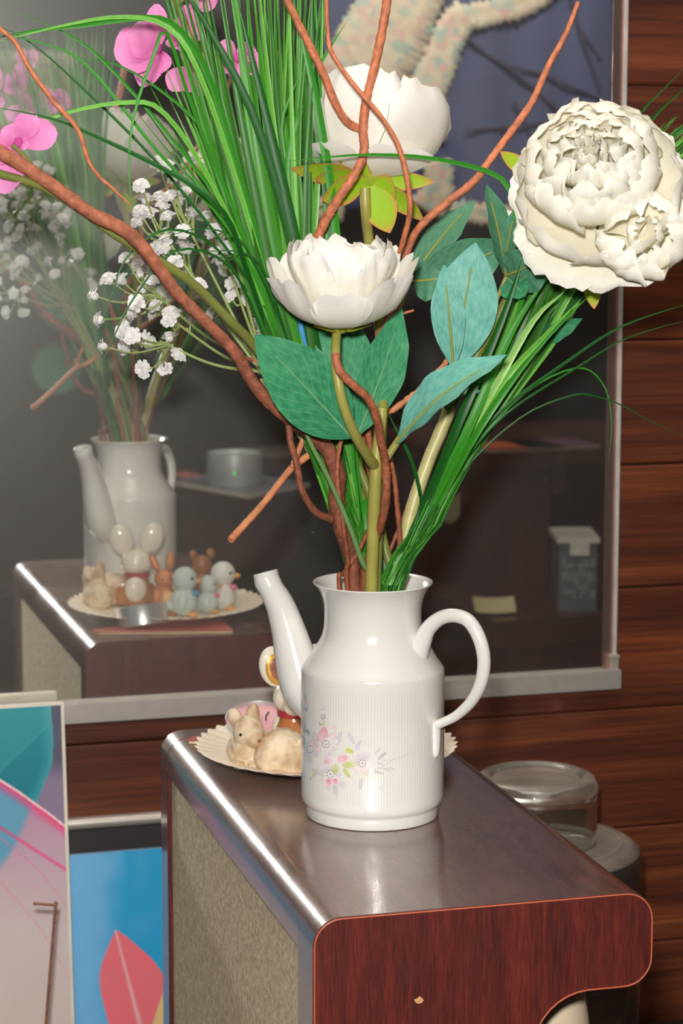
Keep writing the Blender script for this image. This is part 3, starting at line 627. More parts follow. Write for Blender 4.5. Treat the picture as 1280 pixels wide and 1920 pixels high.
for s, ang in ((-1, -0.30), (1, 0.34)):
    ec = sc+Vector((s*0.0175, 0, 0.081)); ME = Matrix.Translation(ec) @ mathutils.Euler((0, ang, 0.15)).to_matrix().to_4x4()
    er = MB().ball((0, 0, 0.001), (0.0140, 0.0060, 0.0185), 20, 14); o = er.build('ear', M_cw, gr_); o.data.transform(ME)
    i1 = MB().ball((0, -0.0032, -0.0005), (0.0106, 0.0034, 0.0150), 18, 12); o1 = i1.build('ear_rim', M_gold, o); o1.data.transform(ME)
    i2 = MB().ball((0, -0.0042, -0.0005), (0.0080, 0.0029, 0.0120), 18, 12); o2 = i2.build('ear_inside', plain('brown inner ear', rgb(150, 92, 70), 0.35, var=0.25, scale=120), o); o2.data.transform(ME)
eyes(gr_, [sc+Vector((-0.0105, -0.0145, 0.0565)), sc+Vector((0.006, -0.017, 0.0575))], 0.0022)
# brown rabbit, ducks and the brown bear
def animal(px, py, name, label, mat, balls, extra=(), y=None):
    s_ = seen_z(px, py, PZ)
    if y is not None: s_ = Vector((s_.x, y, PZ))
    t = thing(name, label, 'ornament', 'ornaments on the plate')
    blob('body', [(s_+Vector(b[0]),)+tuple(b[1:]) for b in balls], mat, t, 0.0016, 0.0)
    for (nm, bl, mt_) in extra: blob(nm, [(s_+Vector(b[0]),)+tuple(b[1:]) for b in bl], mt_, t, 0.0013)
    return t, s_
M_br = plain('chestnut matt ceramic', rgb(190, 120, 72), 0.45, var=0.12); M_bl = plain('pale blue matt ceramic', rgb(190, 200, 196), 0.55, var=0.05); M_or = plain('orange beak paint', rgb(222, 160, 84), 0.5); M_bd = plain('dark brown ceramic', rgb(150, 92, 52), 0.4, var=0.15)
M_inner = plain('pink ear paint', rgb(220, 140, 110), 0.5); M_wh = plain('white matt ceramic', rgb(222, 220, 214), 0.6, var=0.04); M_bluebow = plain('blue bow paint', rgb(70, 140, 180), 0.5); M_pinkbow = plain('pink bow paint', rgb(214, 110, 150), 0.5); M_belly = plain('tan belly paint', rgb(216, 170, 110), 0.5)
t, s_ = animal(305, 1148, 'brown_rabbit_figurine', 'brown rabbit ornament with pink lined upright ears beside the pale blue duck', M_br,
    [((0, 0, 0.018), (0.013, 0.012, 0.019)), ((0, 0.001, 0.042), (0.0125, 0.0115, 0.0115)), ((-0.004, 0.007, 0.003), (0.006, 0.010, 0.004)), ((0.008, 0.007, 0.003), (0.006, 0.010, 0.004)), ((-0.011, 0.003, 0.020), (0.0045, 0.005, 0.011))],
    [('ear', [((-0.0115, 0, 0.0610), (0.0050, 0.0038, 0.0115), (0, -0.42, 0))], M_br), ('ear', [((0.0070, 0, 0.0630), (0.0055, 0.0040, 0.0115), (0, 0.12, 0))], M_br), ('ear_inside', [((-0.0118, 0.0028, 0.0610), (0.0030, 0.0016, 0.0088), (0, -0.42, 0))], M_inner), ('belly', [((0.002, 0.0105, 0.019), (0.008, 0.0035, 0.011))], M_belly)])
eyes(t, [s_+Vector((-0.005, 0.0118, 0.043)), s_+Vector((0.006, 0.0118, 0.043))], 0.0012)
def duck(px, py, sc_, label, mat, bow, face):
    k = sc_; d = face
    t, s_ = animal(px, py, 'duck_figurine', label, mat,
        [((0, 0, 0.017*k), (0.0165*k, 0.015*k, 0.0175*k)), ((0.001*d*k, 0.001, 0.043*k), (0.0150*k, 0.0140*k, 0.0150*k)), ((0, 0, 0.028*k), (0.0112*k, 0.0105*k, 0.010*k)), ((-0.016*d*k, -0.002, 0.012*k), (0.0085*k, 0.007*k, 0.006*k), (0, 0.5*d, 0))],
        [('wing', [((-0.004*d*k, 0.0135*k, 0.019*k), (0.0060*k, 0.0035*k, 0.0105*k), (0, 0.2*d, 0))], mat), ('beak', [((0.0155*d*k, 0.003*k, 0.0405*k), (0.0068*k, 0.0050*k, 0.0035*k))], M_or), ('foot', [((0.008*d*k, 0.010*k, 0.003), (0.0072*k, 0.0055*k, 0.003*k))], M_or), ('bow', [((0.0120*d*k, 0.008*k, 0.0275*k), (0.0052*k, 0.0042*k, 0.0042*k))], bow)])
    eyes(t, [s_+Vector((0.0070*d*k, 0.0135*k, 0.0455*k))], 0.0017*k); return t
duck(341, 1151, 1.0, 'pale blue duck ornament with blue bow nearest the mirror', M_bl, M_bluebow, 1)
duck(386, 1146, 0.78, 'smallest pale duck ornament with pink bow between two larger ducks', M_bl, M_pinkbow, 1)
t = duck(412, 1140, 1.0, 'white duck ornament with yellow beak and turned head at the plate end', M_wh, M_pinkbow, 1)
animal(375, 1122, 'bear_figurine', 'dark brown bear ornament with two round ears behind the ducks', M_bd,
    [((0, 0, 0.018), (0.013, 0.012, 0.018)), ((0, 0, 0.043), (0.013, 0.012, 0.0125))],
    [('ear', [((-0.0105, 0, 0.0555), (0.0062, 0.0040, 0.0064))], M_bd), ('ear', [((0.0105, 0, 0.0565), (0.0062, 0.0040, 0.0070))], M_bd)])

# ================================================================ GLASS DISHES AND THE POT UNDER THE ARM
gc = at_y(1003, 1575, -0.125); gz = gc.z
jar = thing('glass_jar', 'large dusty glass jar with domed shoulder standing against the wood wall', 'jar')
R2 = (at_y(1196, 1575, -0.125)-gc).dot(RV)
JB = -0.42
jp = [(0.0, gz), (R2-0.022, gz), (R2-0.010, gz-0.002), (R2-0.0025, gz-0.008), (R2, gz-0.018), (R2, JB+0.01), (R2-0.003, JB+0.001), (0, JB)]
jin = [(0.0, JB+0.006), (R2-0.007, JB+0.008), (R2-0.0045, JB+0.014), (R2-0.0045, gz-0.018), (R2-0.008, gz-0.010), (R2-0.014, gz-0.006), (R2-0.024, gz-0.0045), (0.0, gz-0.0045)]
JM = Matrix.Translation((gc.x, gc.y, 0))
MB().lathe(jp+jin, 64, JM).build('jar_body', M_glass, jar)
MB().lathe([(R2-0.0255, gz+0.0004), (R2-0.024, gz+0.0014), (R2-0.021, gz+0.0010), (R2-0.020, gz+0.0001)], 64, JM, close=True).build('shoulder_ring', M_glass, jar)
R1 = (at_y(1113, 1450, -0.125)-at_y(1000, 1450, -0.125)).dot(RV)
ztop = at_y(1000, 1451, -0.125).z; zb = gz+0.0012
gd = thing('glass_dish', 'small thick glass dish turned upside down on the large glass jar', 'dish')
dp = [(0.0, ztop-0.005), (R1*0.70, ztop-0.005), (R1*0.76, ztop-0.001), (R1*0.84, ztop), (R1*0.94, ztop-0.003), (R1*0.995, ztop-0.010), (R1, ztop-0.018), (R1*0.985, zb+0.006), (R1*0.99, zb), (R1*0.93, zb),
      (R1*0.92, zb+0.006), (R1*0.935, ztop-0.026), (R1*0.90, ztop-0.018), (R1*0.8, ztop-0.0135), (0.0, ztop-0.0125)]
MB().lathe(dp, 64, JM).build('dish_body', M_glass, gd)
lb = thing('low_bench', 'dark low bench under the glass jar beside the shelf unit', 'bench')
MB().box((0.67, -0.6, JB-0.03), (1.15, -0.004, JB-0.001)).build('bench_top', M_dark, lb, smooth=False, bevel=0.002)
for x in (0.69, 1.11):
    for y in (-0.58, -0.03): MB().box((x, y, -0.75), (x+0.025, y+0.025, JB-0.03)).build('leg', M_dark, lb, smooth=False)
vc = on_plane(1030, 1900, BL+E2*(LN-0.10), E2)
vs = thing('cream_vase', 'cream vase with small yellow flower standing under the rounded arm', 'vase')
VM = Matrix.Translation((vc.x-0.012, vc.y, 0)); vz = vc.z
MB().lathe([(0.0, -0.75), (0.034, -0.75), (0.036, -0.745), (0.047, -0.55), (0.046, vz-0.05), (0.041, vz), (0.036, vz+0.03), (0.034, vz+0.033), (0.032, vz+0.03), (0.036, vz), (0.041, vz-0.05), (0.03, -0.74), (0, -0.74)], 40, VM).build('vase_body', plain('cream glazed vase', rgb(226, 206, 176), 0.3, var=0.05), vs)
yb = MB()
for i in range(5):
    a = 2*PI*i/5; yb.ball((vc.x+0.004+0.005*math.cos(a), vc.y-0.0395, vz-0.008+0.005*math.sin(a)), (0.004, 0.0014, 0.004), 8, 6)
yb.build('painted_flower', plain('yellow enamel', rgb(226, 196, 60), 0.4), vs)

# ================================================================ POSTERS
def board_print(fn, parent, P, xs, ss):
    """flat print over a leaning board: colours painted vertex by vertex on a fine grid"""
    v = []; c = []; f = []; nx, ny = len(xs), len(ss)
    for t in ss:
        for x in xs:
            p = P(x, t, 0.0004); d = p-CAM; k = d.dot(FW); px, py = 640+F_PX*d.dot(RT)/k, 960-F_PX*d.dot(UP)/k
            r, g, b_ = fn(px, py); v.append(p); c.append(rgb(min(255, max(0, r)), min(255, max(0, g)), min(255, max(0, b_))))
    for j in range(ny-1):
        for i in range(nx-1): f.append((j*nx+i, j*nx+i+1, (j+1)*nx+i+1, (j+1)*nx+i))
    return mesh_obj('print', v, f, M_vcol, parent, False, c)
def grid(lo, mid, hi, fine, coarse, fine_first):
    n1 = max(1, int((mid-lo)/(fine if fine_first else coarse))); n2 = max(1, int((hi-mid)/(coarse if fine_first else fine)))
    return [lo+(mid-lo)*i/n1 for i in range(n1)]+[mid+(hi-mid)*i/n2 for i in range(n2+1)]
def mixc(a, b, t): t = max(0, min(1, t)); return tuple(a[i]+(b[i]-a[i])*t for i in range(3))
def poly_y(pts, x):
    if x <= pts[0][0]: (a, b), (c, d) = pts[0], pts[1]
    elif x >= pts[-1][0]: (a, b), (c, d) = pts[-2], pts[-1]
    else:
        for k in range(len(pts)-1):
            if pts[k][0] <= x <= pts[k+1][0]: (a, b), (c, d) = pts[k], pts[k+1]; break
    return b+(d-b)*(x-a)/(c-a)
def sm(pts): return [(p.x, p.y) for p in catmull([(a, b, 0) for a, b in pts], 24)]
A1 = sm([(-60, 520), (0, 555), (100, 618), (200, 690), (300, 762), (370, 820), (420, 862)]); A2 = sm([(-60, 780), (0, 815), (180, 930), (375, 1055), (420, 1085)])
A3 = sm([(-60, 825), (0, 870), (200, 1040), (300, 1160), (385, 1275), (420, 1330)]); A4 = sm([(-60, 1060), (0, 1120), (200, 1350), (320, 1540), (405, 1690), (440, 1760)]); A5 = sm([(0, 985), (60, 1040), (260, 1210), (380, 1370), (420, 1420)])
TE = [(128, 285), (300, 300), (430, 297), (480, 288), (540, 262), (600, 235), (660, 210), (720, 190)]
def art1(px, py):
    X, Y = px*3, (py-1280)*3; a1 = poly_y(A1, X)
    if Y < a1-14:
        edge = poly_y(TE, Y)
        if X < edge:
            c = mixc((22, 140, 152), (0, 124, 140), (Y-150)/350); diag = 500-X*0.97
            if Y < diag: c = mixc(c, (52, 150, 156), 0.55)
            c = mixc(c, (60, 160, 168), max(0, 1-abs(Y-diag)/16)*0.5); c = mixc(c, (110, 176, 186), max(0, (X-edge+70)/70)*0.55)
        else: c = mixc((86, 84, 106), (136, 118, 146), (Y-430)/120)
        return c
    if Y < a1: return mixc((232, 200, 206), (250, 220, 220), 0.5)
    bx_ = 160-(Y-740)*0.42 if Y < 930 else 80-(Y-930)*0.72
    c = mixc((186, 146, 170), (206, 190, 190), (Y-750)/650)
    if Y > 1500: c = mixc(c, (206, 192, 184), (Y-1500)/300)
    c = mixc(c, (98, 160, 190), (bx_-X+18)/36*0.9)
    c = mixc(c, (242, 66, 122), max(0, 1-(Y-a1)/72)*0.95)
    for (A, wd, col, s) in ((A2, 16, (240, 70, 124), 0.9), (A3, 9, (236, 120, 158), 0.6), (A4, 9, (230, 130, 150), 0.65), (A5, 8, (230, 150, 174), 0.4)):
        c = mixc(c, col, max(0, 1-abs(Y-poly_y(A, X))/wd)*s)
    return c
XP = 0.3377
tp = Vector((XP, -0.034, at_y(118, 1316, -0.034).z)); XP = at_y(120, 1316, -0.034).x
# find where the same edge is lower down
yb_ = -0.034
for i in range(60):
    yy = -0.03-i*0.002
    if at_y(140, 1920, yy).x <= XP: yb_ = yy; break
pb = at_y(140, 1920, yb_); tp = Vector((XP, -0.034, at_y(120, 1316, -0.034).z))
slope = (pb-tp).normalized(); 
def lean_panel(name, label, cat, x0, x1, top, sl, th, mat_e, art=None):
    """flat board leaning on the wall; local frame x, down-slope, outward normal"""
    nrm = Vector((0, sl.z, -sl.y)); nrm = nrm if nrm.y < 0 else -nrm
    ln = (top.z+0.748)/-sl.z; t = thing(name, label, cat)
    def P(x, s, n): return Vector((x, top.y, top.z))+Vector((0, sl.y, sl.z))*s+nrm*n
    v = [P(x, s, n) for n in (-th, 0) for s in (0, ln) for x in (x0, x1)]
    MB().add(v, [(0, 1, 3, 2), (4, 6, 7, 5), (0, 4, 5, 1), (2, 3, 7, 6), (0, 2, 6, 4), (1, 5, 7, 3)]).build('board', mat_e, t, smooth=False, bevel=0.0008)
    return t, nrm, P, ln
M_pedge = plain('white poster board edge', rgb(216, 208, 192), 0.6, var=0.06)
pt, pn, PP, pl = lean_panel('abstract_poster', 'poster board with teal shapes and pink curves leaning on the wall', 'poster', XP-0.36, XP, tp, slope, 0.009, M_pedge)
board_print(art1, pt, PP, grid(XP-0.357, XP-0.085, XP-0.0035, 0.001, 0.003, False), grid(0.003, 0.33, pl-0.004, 0.0011, 0.004, True))
LE = sm([(1390, 650), (1450, 622), (1520, 595), (1600, 568), (1680, 560), (1780, 575), (1920, 612), (1990, 640)]); RE = sm([(1390, 652), (1420, 700), (1480, 775), (1540, 840), (1600, 890), (1680, 930), (1780, 945), (1900, 930), (1990, 900)])
def art2(px, py):
    X, Y = px*3, (py-1280)*3
    nz = noise.noise(Vector((X/120, Y/160, 3)))
    c = mixc((112, 180, 226), (44, 162, 214), (X-560)/160+nz*0.5); c = mixc(c, (110, 172, 214), nz*0.4)
    if 1388 < Y:
        l, r = poly_y([(a, b) for a, b in LE], Y), poly_y([(a, b) for a, b in RE], Y)
        if l < X < r:
            c = mixc((244, 112, 122), (234, 120, 130), 0.5+nz)
            if X > 850 and Y > 1940-(X-850)*3: c = (226, 196, 130)
            xs = 655+(Y-1420)*0.262; ws = 5+(Y-1420)*0.022
            c = mixc(c, (236, 190, 190), max(0, 1-abs(X-xs)/(ws+5)))
    return c
tb = at_y(135, 1603, -0.022); xr = 0.62
bt, bn, BP, bl_ = lean_panel('tulip_poster', 'blue poster with a large coral tulip petal half hidden by the shelf unit', 'poster', 0.26, 0.60, Vector((0, -0.022, tb.z)), Vector((0, -0.03, -0.6)).normalized(), 0.006, plain('grey poster edge', rgb(120, 150, 170), 0.6))
board_print(art2, bt, BP, grid(0.2605, 0.300, 0.47, 0.0012, 0.004, False)+[0.5, 0.5985], grid(0.0005, 0.20, bl_-0.004, 0.0012, 0.012, True))
# rusty bent rod in front of the poster
yk = -0.165
k1, k2 = at_y(62, 1694, yk), at_y(104, 1697, yk); k3 = at_y(86, 1920, yk-0.01); kd = (k3-k2).normalized()
kf = k2+kd*((k2.z+0.749)/-kd.z)
hk = MB(); hk.tube([k1, k1.lerp(k2, 0.8), k2+Vector((0.0005, 0, -0.0006)), k2+kd*0.006, k2+kd*0.1, kf], 0.0016, 6, 50)
tag(hk.build('bent_rod', plain('rusty steel', rgb(150, 104, 86), 0.5, 0.3, var=0.3, scale=200)), 'thin rusty L-shaped metal rod standing against the abstract poster', 'rod')

# ================================================================ ROOM SEEN IN THE MIRROR (stands behind and beside the camera)
M_lampw = plain('white lamp enamel', rgb(220, 215, 205), 0.6)
for (nm, lb, x, y, z) in (('added_fill_lamp', 'white bowl lamp added out of view as soft fill light for the scene', 0.35, -0.95, 1.27),):  # unseen bowl and cords, added to carry the fill light
    lampo = thing(nm, lb, 'lamp')
    MB().lathe([(0, 0), (0.10, 0.005), (0.16, 0.02), (0.165, 0.022), (0.16, 0.026), (0.10, 0.012), (0, 0.008)], 32, Matrix.Translation((x, y, z))).build('bowl', M_lampw, lampo)
    for k in range(3):
        an = 2*PI*k/3; MB().tube([Vector((x+0.16*math.cos(an), y+0.16*math.sin(an), z+0.024)), Vector((x+0.02*math.cos(an), y+0.02*math.sin(an), 1.699))], 0.002, 6, 2).build('cord', M_dark, lampo)
pcl = thing('added_spot_lamp', 'small black spot lamp added out of view to brighten the blue hanging', 'lamp')  # unseen fixture, added to go with the extra spot on the hanging
MB().lathe([(0.028, -0.02), (0.034, -0.02), (0.034, 0.06), (0.0, 0.07), (0.0, 0.064), (0.028, 0.055)], 24, Matrix.Translation((1.40, -1.30, 1.45)) @ mathutils.Euler((-0.85, 0, 0)).to_matrix().to_4x4()).build('lamp_head', M_dark, pcl)
MB().tube([Vector((1.40, -1.25, 1.50)), Vector((1.40, -1.25, 1.699))], 0.006, 8, 2).build('arm', M_dark, pcl)
M_cab = wood('dark red cabinet veneer', [(0.3, rgb(54, 24, 21)), (0.7, rgb(92, 42, 35))], (6, 6, 0.7), 3, rough=0.5, pores=0.25)
M_cabt = wood('dark red cabinet top', [(0.3, rgb(58, 30, 27)), (0.7, rgb(94, 52, 45))], (6, 0.8, 6), 3, rough=0.35, pores=0.25)
def vd(px, py, d): return seen_d(px, py, d)
# sideboard carrying the speaker; its corner points at the mirror
cz = -0.065
k0 = seen_z(462, 931, cz); kl = seen_z(326, 906, cz); kr = seen_z(566, 911, cz)
dl = (kl-k0); dl.z = 0; dl.normalize(); dr = (kr-k0); dr.z = 0; dr.normalize()
sb = thing('side_cabinet', 'dark red wooden side cabinet carrying the silver speaker, seen in the mirror', 'cabinet')
def fan(p, a, b, la, lb): return [(p+a*i*la+b*j*lb) for i, j in ((0, 0), (1, 0), (1, 1), (0, 1))]
in0 = k0+(dl+dr)*0.035
def hull(name, pts, z0_, z1_, mat, par):
    return slab(name, [(p.x, p.y) for p in pts], z0_, z1_, mat, par)
LA, LB = (kl-k0).length, (kr-k0).length
hull('cabinet_top', fan(in0, dl, dr, LA, LB), cz-0.035, cz-0.004, M_cabt, sb)
hull('drawer', fan(in0+(dl+dr)*0.01, dl, dr, LA-0.02, LB-0.02), cz-0.145, cz-0.037, M_cab, sb)
hull('cabinet_body', fan(in0+(dl+dr)*0.03, dl, dr, LA-0.06, LB-0.06), -0.75, cz-0.147, M_dark, sb)
mg = thing('magazine', 'glossy magazine with pale edge lying under the silver speaker', 'magazine')
hull('pages', fan(k0, dl, dr, LA+0.02, LB+0.02), cz-0.003, cz+0.004, plain('pale paper edge', rgb(196, 188, 180), 0.5), mg)
hull('cover', fan(k0+(dl+dr)*0.004, dl, dr, LA+0.012, LB+0.012), cz+0.004, cz+0.005, plain('grey blue magazine cover', rgb(120, 118, 128), 0.25, var=0.35, scale=18), mg)
sp0 = seen_z(437, 906, cz+0.005); pr = (seen_z(489, 906, cz+0.005)-sp0).length
hh = (CAM-sp0).length*0+at_d(437, 845, (mir(sp0)-CAM).dot(FW)).z-sp0.z
spk = thing('cylinder_speaker', 'silver cylindrical speaker with green light standing on the glossy magazine', 'speaker')
SM = Matrix.Translation((sp0.x, sp0.y, sp0.z))
MB().lathe([(0, 0), (pr*0.96, 0), (pr, 0.003), (pr, hh-0.004), (pr*0.97, hh), (pr*0.93, hh-0.0005), (pr*0.9, hh-0.006), (0, hh-0.006)], 48, SM).build('speaker_body', plain('brushed silver', rgb(206, 210, 214), 0.42, 0.45, var=0.05), spk)
gl, nt, b = new_mat('green indicator'); b.inputs['Base Color'].default_value = (0, 0.3, 0.05, 1); b.inputs['Emission Color'].default_value = (0.02, 1, 0.15, 1); b.inputs['Emission Strength'].default_value = 0.8
dirm = Vector((0.2-sp0.x, 2.3-sp0.y, 0)).normalized(); dirm = (mir(CAM)-sp0); dirm.z = 0; dirm.normalize()
side = Vector((-dirm.y, dirm.x, 0))
MB().ball(sp0+dirm*(pr+0.0005)+Vector((0, 0, hh*0.44)), 0.0028, 10, 6).build('indicator_light', gl, spk)
rp = thing('red_booklet', 'red and white booklet lying behind the silver speaker', 'booklet')
bq = seen_z(372, 890, cz+0.005); hull('cover', fan(bq, dl, dr*-1, 0.05, 0.05), cz+0.0052, cz+0.009, plain('red print', rgb(186, 92, 82), 0.5, var=0.4, scale=20), rp)
# second low cabinet with a pale tray
lz = -0.02
t0_ = vd(500, 858, 5.6); t1_ = vd(766, 852, 5.8)
tw = thing('pale_tray', 'pale thin tray lying on the dark long cabinet behind the silver speaker', 'tray')
ddx = (t1_-t0_); ddx.z = 0; lw = ddx.length; ddx.normalize(); ddy = Vector((-ddx.y, ddx.x, 0)); ddy = ddy if ddy.y < 0 else -ddy
tzz = t0_.z
hull('tray_base', fan(t0_, ddx, ddy, lw, 0.16), tzz, tzz+0.010, plain('pale tray paint', rgb(176, 160, 158), 0.35), tw)
lcab = thing('long_cabinet', 'long dark cabinet with pale tray on top along the room side', 'cabinet')
hull('cabinet_top', fan(t0_-ddx*0.05-ddy*0.03, ddx, ddy, lw+0.1, 0.40), tzz-0.03, tzz-0.001, M_cabt, lcab)
hull('cabinet_body', fan(t0_-ddx*0.03-ddy*0.01, ddx, ddy, lw+0.06, 0.36), -0.75, tzz-0.031, M_dark, lcab)
# tall desk on the right with papers, pigeon hole and storage box
a0 = vd(862, 850, 4.25); a1 = vd(1128, 838, 4.35); az = a0.z
ex = a1-a0; ex.z = 0; ew = ex.length; ex.normalize(); ey = Vector((ex.y, -ex.x, 0)); ey = ey if ey.y < 0 else -ey
dk = thing('writing_desk', 'dark red wooden desk with open bay and loose papers on top', 'desk')
hull('desk_top', fan(a0-ex*0.02-ey*0.015, ex, ey, ew+0.25, 0.5), az-0.028, az, M_cabt, dk)
frac = (1030-862)/(1128-862)
zb2 = vd(900, 1112, 4.25).z
hull('door', fan(a0, ex, ey, ew*frac-0.004, 0.018), zb2, az-0.029, M_cab, dk)
hull('cabinet_body', fan(a0+ey*0.019, ex, ey, ew*frac-0.002, 0.42), zb2, az-0.029, M_cab, dk)
hull('bay_back', fan(a0+ey*0.35+ex*ew*frac, ex, ey, ew*0.6, 0.02), zb2, az-0.029, M_dark, dk)
hull('bracket', fan(a0+ex*(ew*frac+0.002), ex, ey, 0.028, 0.3), az-0.085, az-0.029, M_cab, dk)
hull('foot_shelf', fan(a0-ex*0.06-ey*0.30, ex, ey, ew*1.3, 0.75), zb2-0.05, zb2-0.001, M_cabt, dk)
hull('plinth', fan(a0-ex*0.05-ey*0.28, ex, ey, ew*1.25, 0.7), -0.75, zb2-0.051, M_cab, dk)
hull('side_board', fan(a0+ex*(ew+0.01)-ey*0.0, ex, ey, 0.03, 0.45), zb2, az-0.029, M_cab, dk)
M_paper = plain('yellow sticky paper', rgb(206, 196, 150), 0.8, var=0.04)
pp_ = [('orange_magazine', 925, 832, 0.16, 0.12, rgb(190, 100, 60), 'orange magazine lying on the dark writing desk'), ('purple_magazine', 1000, 834, 0.15, 0.12, rgb(120, 84, 104), 'purple magazine lying beside the orange one on the desk')]
for i, (nm, px, py, la, lb_, c_, lbl) in enumerate(pp_):
    p = a0+ex*((px-872)/(1128-862)*ew)+ey*0.01; t = thing(nm, lbl, 'magazine')
    hull('cover', fan(p, ex, ey, la, lb_), az+0.0035, az+0.005, plain(nm+' cover', c_, 0.35, var=0.4, scale=16), t)
    hull('pages', fan(p+ex*0.001+ey*0.001, ex, ey, la-0.002, lb_-0.002), az+0.0002, az+0.0035, plain(nm+' pages', rgb(206, 190, 176), 0.8), t)
# sticky notes
def curl_note(c, u, v, wd, ht, lift, name, label):
    vv = []; ff = []; n = 8
    for th in (0, 0.0008):
        for j in range(n+1):
            for i in range(n+1):
                s_, t_ = i/n, j/n; vv.append(c+u*((s_-0.5)*wd)+v*(t_*ht)+Vector((0, 0, lift*(s_-0.35)**2+th)))
    k = (n+1)*(n+1)
    for j in range(n):
        for i in range(n):
            a = j*(n+1)+i; ff.append((a, a+1, a+n+2, a+n+1)); ff.append((a+k, a+n+1+k, a+n+2+k, a+1+k))
    o = mesh_obj(name, vv, ff, M_paper); return tag(o, label, 'note')
ns = vd(925, 1147, 4.0); shz = ns.z
fz = zb2-0.001
ncen = seen_z(925, 1148, fz+0.005)
curl_note(ncen, (ex-Vector((0, 0, 0.10))).normalized(), ey*0.45+Vector((0, 0, 0.9)), 0.080, 0.028, 0.012, 'sticky_note', 'yellow sticky note standing curled on the desk foot shelf')
nn2 = vd(842, 978, 4.22)
curl_note(Vector((nn2.x, nn2.y, nn2.z))-ey*0.004, ex, Vector((0, 0, 1)), 0.030, 0.045, 0.03, 'sticky_note', 'yellow sticky note stuck on the desk side behind the right grass')
# clear storage box with white lid
c0 = vd(1041, 1186, 4.1); c1 = vd(1112, 1172, 4.1); tp_ = vd(1041, 1012, 4.1).z
cx_ = c1-c0; cx_.z = 0; cw = cx_.length; cx_.normalize(); cy_ = Vector((cx_.y, -cx_.x, 0)); cy_ = cy_ if cy_.y < 0 else -cy_
bxz = max(c0.z, fz)
st = thing('storage_box', 'clear plastic storage box with white lid standing in the desk bay', 'box')
M_lid = plain('white plastic lid', rgb(206, 202, 190), 0.4)
pts = fan(Vector((c0.x, c0.y, 0)), cx_, cy_, cw, 0.12)
def wall4(pts, z0_, z1_, t_, mat, par, nm):
    c = sum(pts, Vector())/4; inn = [p+(c-p).normalized()*t_ for p in pts]
    v = [Vector((p.x, p.y, z)) for z in (z0_, z1_) for p in pts]+[Vector((p.x, p.y, z)) for z in (z0_+t_, z1_) for p in inn]
    f = [(0, 1, 2, 3), (8, 9, 10, 11)]+[(i, (i+1) % 4, (i+1) % 4+4, i+4) for i in range(4)]+[(i+8, (i+1) % 4+8, (i+1) % 4+12, i+12) for i in range(4)]+[(i+4, (i+1) % 4+4, (i+1) % 4+12, i+12) for i in range(4)]
    return MB().add(v, f).build(nm, mat, par, smooth=False)
wall4(pts, bxz, tp_, 0.003, plain('frosted grey plastic', rgb(96, 104, 106), 0.25, var=0.15, scale=20), st, 'box_body')
hull('lid', fan(Vector((c0.x, c0.y, 0))-cx_*0.004-cy_*0.004, cx_, cy_, cw+0.008, 0.128), tp_, tp_+0.010, M_lid, st)
hull('latch', fan(Vector((c0.x, c0.y, 0))+cx_*cw*0.28-cy_*0.007, cx_, cy_, cw*0.5, 0.004), tp_-0.022, tp_+0.003, M_lid, st)
lines = MB()
random.seed(5)
for i in range(9):
    z = tp_-0.035-i*(tp_-bxz-0.05)/9; x = 0.08
    while x < 0.9:
        wv = random.uniform(0.04, 0.16); p = Vector((c0.x, c0.y, 0))+cx_*(cw*x)-cy_*0.0008; q_ = p+cx_*(cw*min(wv, 0.95-x))
        if random.random() < 0.75: lines.add([Vector((p.x, p.y, z)), Vector((q_.x, q_.y, z)), Vector((q_.x, q_.y, z+0.005)), Vector((p.x, p.y, z+0.005))], [(0, 1, 2, 3)])
        x += wv+0.03
lines.build('faded_print', plain('pale grey print', rgb(140, 146, 146), 0.5), st, smooth=False)
# blue hanging with flower garlands on the far wall
YB = 2.05
def far(px, py, off=0.0): return mir(at_y(px, py, YB-off))
hg = thing('blue_wall_hanging', 'blue cloth hanging with cream flower garlands and dark branches, seen in the mirror', 'wall hanging')
vv = []; ff = []; nx_, ny_ = 40, 24
for j in range(ny_+1):
    for i in range(nx_+1):
        p = far(596+(1150-596)*i/nx_, -260+(660)*j/ny_); p.y += 0.004*math.sin(i*0.9); vv.append(p)
for j in range(ny_):
    for i in range(nx_): ff.append((j*(nx_+1)+i, j*(nx_+1)+i+1, (j+1)*(nx_+1)+i+1, (j+1)*(nx_+1)+i))
cl_ = mesh_obj('cloth', vv, ff, plain('dusk blue cloth', rgb(76, 82, 116), 0.85, var=0.12, scale=6), hg)
md = cl_.modifiers.new('thickness', 'SOLIDIFY'); md.thickness = 0.003
def make_garland():
    m, nt, b = new_mat('flower garland print')
    tc = N(nt, 'ShaderNodeTexCoord'); v = N(nt, 'ShaderNodeTexVoronoi'); v.inputs['Scale'].default_value = 62; nt.links.new(tc.outputs['Object'], v.inputs['Vector'])
    s = N(nt, 'ShaderNodeSeparateColor'); nt.links.new(v.outputs['Color'], s.inputs[0])
    r = ramp(nt, s.outputs[0], [(0.0, rgb(206, 190, 162)), (0.3, rgb(216, 204, 180)), (0.5, rgb(208, 172, 162)), (0.7, rgb(214, 200, 172)), (0.9, rgb(172, 186, 174))]); nt.links.new(r.outputs[0], b.inputs['Base Color']); b.inputs['Roughness'].default_value = 0.8
    return m
M_gar = make_garland()
